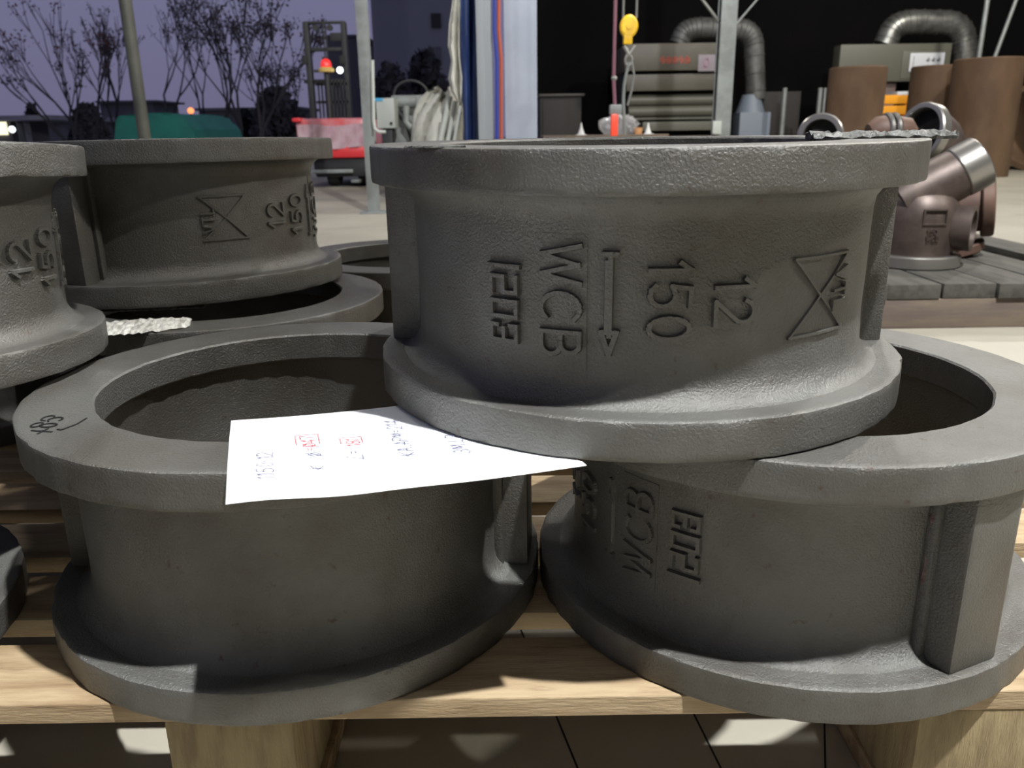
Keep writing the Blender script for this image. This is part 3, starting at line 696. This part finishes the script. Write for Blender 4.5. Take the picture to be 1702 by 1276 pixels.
# plastic bag
bm = NB(); bmesh.ops.create_icosphere(bm, subdivisions=4, radius=1)
rr = random.Random(4)
for v in bm.verts:
    n = v.co.copy(); k = 1+.10*math.sin(7*n.x+3*n.z)+.08*math.sin(13*n.y+9*n.z+2)+.05*math.sin(21*n.x-17*n.z)
    v.co = Vector((n.x*.17*k*(1-.35*max(0, n.z)), n.y*.14*k, max(0, (n.z+.75))*.10*k))
pb = W(1025, 224, YB); bg_ = link('plastic_bag', bm, M_CLEAR); bg_.location = (pb.x, YB-.05, bz+.001); tag(bg_, 'crumpled clear plastic bag around the foot of the red pendant', 'bag')

# ------------------------------------------------------------------ hoist: cable, hook block, pendant
YH = 5.4
p0 = W(1022, 50, YH)
t = thing('pendant_control', 'grey and red pendant switch hanging on a mauve cable left of the yellow hook', 'pendant', (p0.x, YH, W(1022, 224, YH).z))
bm = NB(); tube(bm, [W(1024, -900, YH), W(1023, 0, YH), W(1021, 90, YH), W(1020, 128, YH), W(1022, 178, YH)], .011, 10); part('cable', bm, M_CABLE, t)
bm = NB(); lathe(bm, [(.014, -.012), (.02, 0), (.014, .012)], 14, M=Matrix.Translation(W(1021, 130, YH))); part('cable_clip', bm, M_CHAIN, t)
q = W(1023, 182, YH); bm = NB(); box(bm, (q.x-.038, YH-.03, q.z-.03), (q.x+.038, YH+.03, q.z+.03), bev=.008); part('housing', bm, M_GREYM, t)
q0, q1 = W(1020, 190, YH), W(1020, 226, YH); bm = NB(); box(bm, (q0.x-.022, YH-.06, q1.z), (q0.x+.022, YH-.02, q0.z), bev=.008); part('grip', bm, M_ORRED, t, 'bright orange-red grip')
hk = thing('hook_block', 'yellow pulley hook block hanging on two chains in front of the beige machine', 'hook', (W(1045, 50, YH).x, YH, W(1045, 120, YH).z))
c = W(1045, 44, YH); rH = .054
bm = NB(); lathe(bm, [(.004, -.03), (rH*.8, -.03), (rH, -.02), (rH, .02), (rH*.8, .03), (.004, .03)], 40, M=Matrix.Translation(c) @ Matrix.Scale(1.22, 4, (0, 0, 1)) @ Matrix.Rotation(PI/2, 4, 'X')); part('sheave_cover', bm, M_YEL, hk)
bm = NB(); z0 = W(1044, 74, YH).z; box(bm, (c.x-.032, YH-.028, z0), (c.x+.022, YH+.028, c.z-.03), bev=.01); part('shank', bm, M_YEL, hk)
bm = NB(); lathe(bm, [(.004, -.004), (.02, -.004), (.02, .004), (.004, .004)], 20, M=Matrix.Translation(c+Vector((0, -.032, 0))) @ Matrix.Rotation(PI/2, 4, 'X')); part('axle_cap', bm, M_YEL, hk)
for du in (-9, 13):
    bm = NB(); a = W(1045+du, -700, YH); b = W(1045+du, 30, YH); b.x = a.x = W(1045+du, 20, YH).x; tube(bm, [a, b], .007, 8); part('chain', bm, M_CHAIN, hk)
bm = NB(); tube(bm, [W(1037, 76, YH), W(1043, 86, YH), W(1045, 92, YH)], .012, 10); tube(bm, [W(1056, 76, YH), W(1049, 86, YH), W(1045, 92, YH)], .012, 10)
hh = W(1045, 100, YH); tube(bm, [hh+Vector((.022*math.cos(k), 0, .03*math.sin(k))) for k in [i*.5 for i in range(13)]], .008, 8); part('hook', bm, M_CHAIN, hk)
sl = thing('sling_rope', 'pair of dull ropes dangling below the yellow hook', 'rope', tuple(W(1045, 104, YH)))
bm = NB(); tube(bm, [W(1046, 103, YH), W(1041, 122, YH), W(1037, 145, YH), W(1036, 170, YH), W(1038, 215, YH), W(1038, 224, YH)], .010, 8); part('strand', bm, M_GREYM, sl)
bm = NB(); tube(bm, [W(1050, 100, YH), W(1054, 125, YH), W(1050, 150, YH), W(1043, 175, YH)], .007, 8); part('strand', bm, M_CHAIN, sl)

# ------------------------------------------------------------------ posts and column of the hall opening
def ipost(name, label, u0, u1, yy, m, depth=.10, u0f=None, cat='post', top=4.99):
    a, b = W(u0, 200, yy), W(u1, 200, yy)
    t = thing(name, label, cat, ((a.x+b.x)/2, yy, FZ))
    x0, x1 = a.x, b.x; wd = x1-x0
    for (lo, hi, nm) in (((x0, yy, FZ+.012), (x1, yy+.010, top), 'face_plate'), ((x0, yy+depth-.01, FZ+.012), (x1, yy+depth, top), 'face_plate'), ((x0+wd*.42, yy+.01, FZ+.012), (x0+wd*.58, yy+depth-.01, top), 'web')):
        bm = NB(); box(bm, lo, hi, bev=.002); part(nm, bm, m, t)
    bm = NB(); box(bm, (x0-.05, yy-.05, FZ), (x1+.05, yy+depth+.05, FZ+.012), bev=.002); part('base_plate', bm, m, t)
    return t
ipost('steel_column', 'wide pale blue-grey column in the centre background', 840, 893, 6.2, M_COLUMN, .22, cat='column')
ipost('steel_column', 'narrower grey column left of the wide pale one', 795, 820, 6.2, mat('mid_grey_column_paint', (.27, .29, .30), rough=.5), .12, cat='column')
gl = ipost('gantry_leg', 'grey steel gantry leg right of the beige machine', 1189, 1215, 6.8, M_POST, .12, cat='post')
q = W(1192, 212, 6.8); bm = NB(); box(bm, (q.x-.05, 6.74, q.z-.05), (q.x+.02, 6.80, q.z+.05), bev=.006); part('bracket', bm, M_BOXW, gl, 'pale bolted bracket')
jl = ipost('door_post', 'slim grey door post in front of the distant building, left of the white tarpaulin', 602, 620, 5.6, M_POST, .08, cat='post')
bm = NB(); tube(bm, [W(619, 100, 5.55), W(621, 200, 5.55), W(623, 214, 5.55), W(630, 219, 5.55), W(641, 219, 5.55)], .011, 10); part('bent_pipe', bm, M_BOXW, jl, 'pale bent pipe')
pq = W(240, 226, 4.4); pz = W(205, 0, 4.4)
t = thing('roof_pole', 'drab round pole in front of the bare trees', 'pole', (pq.x, 4.4, FZ))
bm = NB(); tube(bm, [(pq.x, 4.4, FZ+.2), (pq.x, 4.4, 4.99)], .031, 20); part('shaft', bm, M_POLE, t)
bm = NB(); tube(bm, [(pq.x, 4.4, FZ), (pq.x, 4.4, FZ+.2)], .038, 20); part('sleeve', bm, M_POST, t)
# hoses between the columns
for u, m, lab, nm in ((826, M_HOSEB, 'blue hose running down between the two columns', 'hose'), (833, M_HOSEO, 'orange hose running down beside the wide pale column', 'hose')):
    bm = NB(); pts = [W(u-4 if v < 60 else u, v, 6.12) for v in (-300, 0, 50, 100, 160, 228)]; base = Vector((pts[-1].x, 6.12, FZ)); pts.append(base)
    tube(bm, [p-base for p in pts], .013, 10); o = link(nm, bm, m); o.location = base; tag(o, lab, 'hose')
# navy sheet and twisted beige curtain hanging
def hanging(name, label, cat, rows, yy, m, depth=.06, folds=5):
    """rows: (v, u_left, u_right)"""
    bm = NB(); n = 24; R_ = []
    rr = random.Random(name)
    for v, ul, ur in rows:
        a, b = W(ul, v, yy), W(ur, v, yy); row = []
        for k in range(n+1):
            f = k/n; row.append(bm.verts.new(Vector((a.x+(b.x-a.x)*f, yy+depth*math.sin(f*folds*PI+v*.012), a.z+(b.z-a.z)*f))))
        R_.append(row)
    for a, b in zip(R_, R_[1:]):
        for k in range(n): bm.faces.new((a[k], a[k+1], b[k+1], b[k]))
    o = link(name, bm, m, smooth=80); sm = o.modifiers.new('s', 'SOLIDIFY'); sm.thickness = .006
    c_ = W(rows[-1][1], rows[-1][0], yy); o.data.transform(Matrix.Translation(-c_)); o.location = c_
    return tag(o, label, cat)
hanging('navy_sheet', 'navy blue sheet hanging left of the narrower grey column', 'sheet', [(-250, 765, 800), (0, 764, 795), (60, 766, 796), (120, 767, 797), (180, 770, 797), (228, 772, 799), (300, 774, 799)], 6.5, M_BLUE, .04, 4)
hanging('tarpaulin_curtain', 'twisted beige tarpaulin curtain hanging beside the navy sheet', 'curtain', [(-250, 752, 772), (0, 752, 765), (40, 746, 764), (75, 744, 764), (100, 749, 765), (130, 745, 769), (150, 750, 768), (170, 762, 766)], 6.3, M_TARPW, .05, 3)

# ------------------------------------------------------------------ white-wrapped goods and enclosure beyond the door post
YT = 7.0
t = thing('electrical_enclosure', 'off-white enclosure with a cyan sticker beside the door post', 'enclosure', (W(640, 0, YT).x, YT, FZ))
boxpart('case', rect(624, 163, 657, 213, YT), YT, YT+.25, M_BOXW, t, bev=.008); boxpart('sticker', rect(622, 163, 636, 168, YT), YT-.003, YT+.01, M_CYAN, t, bev=.0005)
r_ = rect(624, 163, 657, 213, YT); boxpart('stand', (r_[0]+.03, r_[1]-.03, FZ, r_[2]), YT+.03, YT+.2, M_CHASSIS, t)
bm = NB(); lathe(bm, [(.001, -.006), (.012, -.006), (.012, .006)], 14, M=Matrix.Translation(W(650, 205, YT-.004)) @ Matrix.Rotation(PI/2, 4, 'X')); part('lock', bm, M_BLACK, t)
t = thing('grey_machine', 'grey machine housing with motor and pipes between the enclosure and the tarpaulin heap', 'machine', (W(680, 0, YT+.4).x, YT+.4, FZ))
rm = rect(648, 158, 720, 228, YT+.4); boxpart('housing', (rm[0], rm[1], FZ, rm[3]), YT+.4, YT+1.1, M_GREYM, t, bev=.03)
bm = NB(); cc = W(672, 170, YT+.3); tube(bm, [cc+Vector((-.05, 0, 0)), cc+Vector((.10, 0, 0))], .05, 20); tube(bm, [cc+Vector((.02, -.04, -.03)), cc+Vector((.01, -.05, -.16)), cc+Vector((.08, -.05, -.25))], .028, 12); part('motor', bm, M_GREYM, t)
bm = NB(); cc = W(678, 205, YT+.3); tube(bm, [cc+Vector((-.08, 0, .1)), cc, cc+Vector((.06, 0, -.2))], .03, 12); part('pipework', bm, M_CHASSIS, t)
bm = NB(); cc = W(683, 158, YT+.6); tube(bm, [cc+Vector((.15*math.cos(k/12*PI), 0, .12*math.sin(k/12*PI))) for k in range(13)], .012, 10); part('hoop', bm, M_CHASSIS, t)
# heap under tarpaulin: folded sheet leaning
bm = NB(); rowsT = [(148, 722, 750), (156, 708, 760), (168, 694, 768), (185, 684, 770), (205, 680, 770), (230, 678, 768), (262, 676, 768)]
n = 30; RR = []
rr = random.Random(9)
for i, (v, ul, ur) in enumerate(rowsT):
    a, b = W(ul, v, 6.8), W(ur, v, 6.8); row = []
    for k in range(n+1):
        f = k/n; bul = math.sin(f*PI)**.7
        row.append(bm.verts.new(Vector((a.x+(b.x-a.x)*f, 6.95-.28*bul*(i+1)/7-.05*math.sin(f*17+i*1.1)-.025*math.sin(f*41+i*2), a.z+.02*math.sin(f*9+i)))))
    RR.append(row)
for a, b in zip(RR, RR[1:]):
    for k in range(n): bm.faces.new((a[k], a[k+1], b[k+1], b[k]))
o = link('tarpaulin_heap', bm, M_TARPW, smooth=60); o.modifiers.new('s', 'SOLIDIFY').thickness = .012
c_ = Vector((W(725, 0, 6.8).x, 6.9, FZ)); o.data.transform(Matrix.Translation(-c_)); o.location = c_
for v in o.data.vertices:
    if v.co.z < .12: v.co.z = 0.0
tag(o, 'heap of goods under a crumpled dirty white tarpaulin left of the navy sheet', 'tarpaulin')
for k, (ua, ub) in enumerate(((748, 728), (757, 743), (765, 756))):
    a = W(ua, 160+k*8, 6.5); b = Vector((W(ub, 228, 6.5).x-.1, 6.45, FZ)); pole('roll_tube', ['thickest pale tube leaning on the tarpaulin heap', 'middle pale tube leaning beside the tarpaulin heap', 'rightmost thin pale tube leaning by the navy sheet'][k], a, b, .022-.004*k, M_BOXW, 'tube')

# ------------------------------------------------------------------ forklift
YF = 8.6
fk = thing('forklift', 'red forklift with plastic film on its hood and a tall dark mast', 'forklift', (W(550, 0, YF).x, YF, FZ))
def fr(u0, v0, u1, v1, yy=YF): return rect(u0, v0, u1, v1, yy)
boxpart('hood', fr(489, 197, 611, 250), YF, YF+1.5, M_REDFILM, fk, bev=.05, label='red hood')
boxpart('bumper', fr(489, 244, 612, 262), YF-.03, YF+1.5, M_RED, fk, bev=.03)
# draped film
bm = NB(); n = 24; A0 = []
for i in range(9):
    row = []
    for k in range(n+1):
        f = k/n; a = W(494, 212, YF-.03); b = W(609, 212, YF-.03); zt0 = W(550, 208, YF).z; zb0 = W(550, 246, YF).z
        row.append(bm.verts.new(Vector((a.x+(b.x-a.x)*f, YF-.035-.012*math.sin(f*23+i)-.01*math.sin(f*61), zt0+(zb0-zt0)*i/8+.01*math.sin(f*9)))))
    A0.append(row)
for a, b in zip(A0, A0[1:]):
    for k in range(n): bm.faces.new((a[k], a[k+1], b[k+1], b[k]))
part('plastic_film', bm, M_PINKFILM, fk, smooth=80)
boxpart('handle', fr(486, 196, 502, 203), YF-.05, YF+.2, M_RED, fk, bev=.02)
boxpart('chassis', (W(500, 0, YF).x, W(611, 0, YF).x, FZ+.10, W(550, 262, YF).z), YF+.02, YF+1.5, M_CHASSIS, fk, bev=.02)
boxpart('tow_bar', fr(519, 282, 588, 287), YF-.05, YF, M_POST, fk, bev=.008)
boxpart('step', fr(585, 298, 600, 303), YF-.06, YF+.05, M_POST, fk, bev=.006)
for x in (W(527, 0, YF).x, W(583, 0, YF).x):
    bm = NB(); lathe(bm, [(.10, -.06), (.15, -.06), (.165, -.03), (.165, .03), (.15, .06), (.10, .06), (.09, .02), (.09, -.02)], 32, closed=True, M=ax_matrix(Vector((x, YF+.22, FZ+.165)), (1, 0, 0))); wh = part('wheel', bm, M_BLACK, fk)
YMa = YF+1.9
for (u0, u1) in ((502, 511), (565, 573)):
    a = W(u0, 36, YMa); b = W(u1, 36, YMa); boxpart('mast_rail', (a.x, b.x, FZ+.05, a.z), YMa, YMa+.12, M_CHASSIS, fk, bev=.006)
for (v0, v1) in ((35, 38), (79, 84), (132, 137)):
    a = W(504, v0, YMa); b = W(572, v1, YMa); boxpart('mast_crossbar', (a.x, b.x, b.z, a.z), YMa+.02, YMa+.10, M_CHASSIS, fk, bev=.005)
boxpart('mast_plate', (W(543, 0, YMa).x, W(571, 0, YMa).x, W(0, 76, YMa).z, W(0, 62, YMa).z), YMa+.03, YMa+.06, M_CHASSIS, fk)
for u in (536, 540):
    a = W(u, 38, YMa); bm = NB(); tube(bm, [a, Vector((a.x, YMa+.05, FZ+.3))], .010, 8); part('mast_chain', bm, M_CHASSIS, fk)
for u in (525, 548):
    a = W(u, 46, YMa); bm = NB(); lathe(bm, [(.005, -.02), (.035, -.02), (.035, .02), (.005, .02)], 20, M=Matrix.Translation(a) @ Matrix.Rotation(PI/2, 4, 'X')); part('sheave', bm, M_CHASSIS, fk)
for u in (507, 541, 569):
    for v in (100,) if u != 541 else (102,):
        a = W(u, v, YMa); bm = NB(); box(bm, (a.x-.035, YMa-.03, a.z-.05), (a.x+.035, YMa, a.z+.05), bev=.01); part('mast_bracket', bm, M_BLACK, fk)
# backrest grille of the carriage behind the hood
bm = NB()
for k in range(9):
    x = W(516+k*6, 0, YMa-.3).x; box(bm, (x, YMa-.3, FZ+.2), (x+.018, YMa-.28, W(0, 140, YMa-.3).z))
for v in (128, 150, 180): z = W(0, v, YMa-.3).z; box(bm, (W(512, 0, YMa-.3).x, YMa-.3, z), (W(570, 0, YMa-.3).x, YMa-.28, z+.03))
part('load_guard', bm, M_CHASSIS, fk)
p = W(542, 112, YF+1.2); bm = NB()
lathe(bm, [(.060, 0), (.062, .02), (.055, .06), (.035, .085), (.002, .095)], 28, M=Matrix.Translation(p)); part('beacon', bm, M_BEACON, fk, 'red beacon dome', 60)
bm = NB(); lathe(bm, [(.085, -.05), (.09, -.02), (.07, .0), (.03, .0)], 28, M=Matrix.Translation(p)); part('beacon_base', bm, M_BEAMB, fk, 'amber beacon base')
bm = NB(); tube(bm, [p+Vector((0, 0, -.05)), Vector((p.x, YF+1.2, W(0, 198, YF).z-.1))], .03, 14); part('beacon_post', bm, M_CHASSIS, fk)
q = W(565, 117, YF+1.2); bm = NB(); lathe(bm, [(.03, 0), (.036, .03), (.03, .05), (.002, .052)], 24, M=ax_matrix(q, (.2, -1, 0))); part('work_lamp', bm, M_LAMPW, fk, 'small white work lamp')
bm = NB(); tube(bm, [q+Vector((0, .03, 0)), p+Vector((0, .03, -.03))], .008, 8); part('lamp_arm', bm, M_CHASSIS, fk)

# ------------------------------------------------------------------ yard beyond
t = thing('green_tarpaulin', 'green tarpaulin over a load in the yard, behind the drab pole', 'tarpaulin', (W(258, 0, 14).x, 14, FZ))
bm = NB(); prof = [(186, 240), (192, 200), (198, 194), (240, 189), (290, 189), (302, 195), (322, 215), (333, 240)]
fr_, bk = [], []
for u, v in prof:
    p = W(u, v, 14); 
    if v == 240: p.z = FZ
    fr_.append(bm.verts.new(p-t.location)); bk.append(bm.verts.new(p-t.location+Vector((0, 2.4, .0))))
for k in range(len(prof)-1): bm.faces.new((fr_[k], fr_[k+1], bk[k+1], bk[k]))
bm.faces.new(fr_); bm.faces.new(bk[::-1])
bmesh.ops.subdivide_edges(bm, edges=bm.edges, cuts=3, use_grid_fill=True); rr = random.Random(5)
for v in bm.verts:
    if v.co.z > .05: v.co += Vector((0, rr.uniform(-.06, .06), rr.uniform(-.02, .02)))
link('cover', bm, M_GREEN, t, smooth=30)
bm = NB(); a = W(190, 0, 14).x-t.location.x; b = W(328, 0, 14).x-t.location.x; tube(bm, [(a, -.05, .35), ((a+b)/2, -.08, .32), (b-.1, -.05, .36)], .015, 8); link('tie_rope', bm, M_GREEN, t)
# distant shed with light at the left edge
sh = thing('lit_shed', 'low flat-roofed shed with a lit opening at the left edge', 'building', (W(20, 0, 24).x, 24, FZ))
def farbox(name, u0, v0, u1, v1, yy, dp, m, parent, toground=False, label=None):
    r = rect(u0, v0, u1, v1, yy); r = (r[0], r[1], FZ if toground else r[2], r[3]); return boxpart(name, r, yy, yy+dp, m, parent, bev=0, label=label, smooth=0)
farbox('roof', -60, 193, 82, 199, 24, 4, M_BLDG, sh); farbox('wall', -40, 199, 22, 230, 25, 2, M_BLDG2, sh, True)
farbox('lit_opening', -20, 203, 11, 224, 24.9, .1, M_SHEDLIT, sh, label='lit opening')
for u in (29, 41): farbox('column', u-3, 199, u+3, 230, 24.4, .3, M_BLDG, sh, True)
p = W(20, 215, 24.2); bm = NB(); bmesh.ops.create_icosphere(bm, subdivisions=2, radius=.09); bmesh.ops.translate(bm, verts=bm.verts, vec=p); part('yard_lamp', bm, M_LAMPW, sh)
# long low buildings
bl = [('long low dark building behind the bare trees at left', 45, 203, 172, 34, 'low_building'), ('low dark wall behind the green tarpaulin', 165, 170, 262, 40, 'low_building'), ('long dark wall between the green tarpaulin and the forklift', 330, 182, 500, 34, 'low_building')]
for lab, u0, v0, u1, yy, nm in bl:
    t = thing(nm, lab, 'building', (W((u0+u1)/2, 0, yy).x, yy, FZ)); farbox('wall', u0, v0, u1, 230, yy, 3, M_BLDG2, t, True)
    r = rect(u0-2, v0-2, u1+2, v0, yy); boxpart('roof', r, yy-.3, yy+3.2, M_BLDG2, t, bev=0, smooth=0)
t = thing('apartment_block', 'dusky block behind the forklift mast', 'building', (W(575, 0, 42).x, 42, FZ)); farbox('wall', 543, 60, 605, 230, 42, 6, M_BLDG2, t, True); farbox('parapet', 542, 58, 606, 61, 41.9, 6.2, M_BLDG2, t)
t = thing('apartment_block', 'tall dusky building with one lit and one dark window beyond the door post', 'building', (W(690, 0, 38).x, 38, FZ)); farbox('wall', 606, -160, 790, 230, 38, 8, mat('dusk_render_wall', (.19, .19, .22), rough=.9), t, True)
farbox('window', 716, 22, 733, 46, 37.9, .1, M_BLACK, t)
wf = farbox('window', 716, 78, 733, 107, 37.9, .1, M_BLDG2, t, label='lit window')
for (v0, v1) in ((81, 92), (95, 105)):
    r = rect(717, v0, 732, v1, 37.85); bm = NB(); box(bm, (r[0], 37.84, r[2]), (r[1], 37.9, r[3])); o = link('pane', bm, M_LITWIN, None, 0); o.parent = wf; o.matrix_parent_inverse = (t.matrix_basis).inverted()
p = W(317, 184, 30); t = thing('yard_lamp', 'small glowing amber lamp above the end of the green tarpaulin', 'lamp', (p.x, 30, FZ)); bm = NB(); bmesh.ops.create_icosphere(bm, subdivisions=2, radius=.11); bmesh.ops.translate(bm, verts=bm.verts, vec=p); part('bulb', bm, M_AMBER, t)
bm = NB(); tube(bm, [(p.x, 30, FZ), (p.x, 30, p.z-.08)], .04, 10); part('stand', bm, M_CHASSIS, t)

# trees
def tree(label, u, yy, hv, seed, spread=.42, lean=0, leafy=1.0, red=False, r0=.055, stems=1, depth=5, leaf_r=.10):
    base = W(u, 225, yy); base.z = FZ; Ht = W(u, hv, yy).z-FZ
    t = thing('bare_tree', label, 'tree', tuple(base), group='bare trees at the edge of the yard')
    rr = random.Random(seed); bm = NB(); lf = NB(); tips = []
    def grow(p, d, L, r, k):
        q = p; dd = d; pts = [p]
        for _s in range(3):
            dd = (dd+Vector((rr.uniform(-.10, .10), rr.uniform(-.10, .10), .06))).normalized(); q = q+dd*L/3; pts.append(q)
        tube(bm, pts, [r, r*.9, r*.8, r*.7], 5 if r > .02 else 3, cap=False)
        if k <= 1: tips.append(pts[2])
        if k == 0: tips.append(q); return
        n = 3 if rr.random() < .3 else 2
        for b in range(n):
            a = rr.uniform(0, 2*PI); sp_ = spread*rr.uniform(.5, 1.2)*(1.25 if k > 3 else .8)
            nd = (dd+Vector((math.cos(a)*sp_*1.25, math.sin(a)*sp_, rr.uniform(.0, .12)))).normalized()
            grow(q, nd, L*rr.uniform(.78, 1.0), max(.009, r*.62), k-1)
    for _s in range(stems):
        off = (_s-(stems-1)/2)
        grow(Vector((off*.15, 0, 0)), Vector((lean+off*.26, rr.uniform(-.1, .1), 1)).normalized(), Ht*.21, r0*(1-.12*abs(off)), depth-1 if stems > 1 else depth)
    link('trunk_and_branches', bm, M_BRANCH, t, smooth=60)
    for p in tips:
        if rr.random() > leafy: continue
        s = leaf_r*rr.uniform(.5, 1.1)
        for _ in range(6):
            c = p+Vector((rr.gauss(0, s*.6), rr.gauss(0, s*.6), rr.gauss(0, s*.55)))
            e1 = Vector((rr.gauss(0, 1), rr.gauss(0, 1), rr.gauss(0, 1))).normalized()*s*.38; e2 = e1.cross(Vector((rr.gauss(0, 1), rr.gauss(0, 1), rr.gauss(0, 1)))).normalized()*s*.22
            lf.faces.new([lf.verts.new(c+e) for e in (-e1, e2, e1, -e2)])
    o = link('dry_leaf_clusters', lf, M_SEEDR if red else M_SEED, t, smooth=0); o['kind'] = 'stuff'
    return t
tree('bare tree whose branches fan far left over the shed', 122, 17.5, 40, 11, lean=-.22, stems=2, leafy=.5, depth=5)
tree('bare tree with reddish dry leaves, second from the left', 150, 18.5, -10, 12, lean=-.06, leafy=.6, red=True, stems=2, depth=5)
tree('slender bare tree just left of the drab pole', 188, 23.5, 30, 13, lean=.05, leafy=.35, depth=5, spread=.34)
tree('bare tree with a forked trunk just right of the drab pole', 283, 20.5, -20, 14, lean=-.04, leafy=.5, depth=5, spread=.45)
tree('bare tree leaning left above the amber lamp', 352, 25, -25, 15, lean=-.12, leafy=.7, depth=5, spread=.36)
tree('dense bare tree in the middle between pole and forklift', 392, 17, -35, 16, lean=-.03, leafy=.95, depth=5, spread=.36, stems=2)
tree('leaning twiggy tree next left of the forklift mast', 425, 14.5, -5, 17, lean=.12, leafy=.9, depth=5, spread=.38)
tree('short twiggy tree behind the forklift mast', 478, 22, 80, 18, lean=.02, leafy=.8, depth=5, spread=.45, stems=2)
def bush(label, u, v, w_, hh, yy, seed, m=M_BUSH, n=1500):
    base = W(u, 228, yy); base.z = FZ; t = thing('bush', label, 'bush', tuple(base)); rr = random.Random(seed); top = W(u, v, yy).z-FZ; rad = w_/F_PX*yy/2
    lf = NB()
    for _ in range(n):
        a = rr.uniform(0, 2*PI); q = rr.random()**.5; zz = rr.random()**.8; lim = (1-zz**2.2)**.5*1.0
        c = Vector((math.cos(a)*q*rad*max(.25, lim), math.sin(a)*q*rad*.6, zz*top*rr.uniform(.85, 1.06)))
        e1 = Vector((rr.gauss(0, 1), rr.gauss(0, 1), rr.gauss(0, 1))).normalized()*.10*yy/18; e2 = e1.cross(Vector((rr.gauss(0, 1), rr.gauss(0, 1), rr.gauss(0, 1)))).normalized()*.06*yy/18
        lf.faces.new([lf.verts.new(c+e) for e in (-e1, e2, e1, -e2)])
    link('foliage', lf, m, t, smooth=0)['kind'] = 'stuff'
    bm = NB()
    for k in range(4): tube(bm, [(0, 0, 0), (rr.uniform(-.3, .3)*rad, 0, top*.5), (rr.uniform(-.7, .7)*rad, 0, top*.85)], [.05, .035, .01], 5)
    link('stems', bm, M_BRANCH, t)
bush('dark rounded bush right of the leaning twiggy tree', 413, 186, 30, 40, 24, 21, mat('black_bush_leaf', (.008, .009, .01), rough=.9), 900)
bush('dark thicket in front of the tall building, beside the door post', 655, 112, 90, 60, 22, 22)
bush('dark thicket in front of the tall building, near the beige curtain', 712, 88, 90, 60, 24, 23)
bush('dark scrub at the foot of the reddish-leaved tree', 150, 178, 70, 50, 20, 24)
bush('low dark scrub right of the drab pole', 320, 198, 90, 30, 23, 25)
bush('tangled scrub left of the forklift mast', 465, 150, 100, 50, 21, 26)
bush('small round tree far off above the low building', 60, 178, 24, 20, 45, 27, n=300)
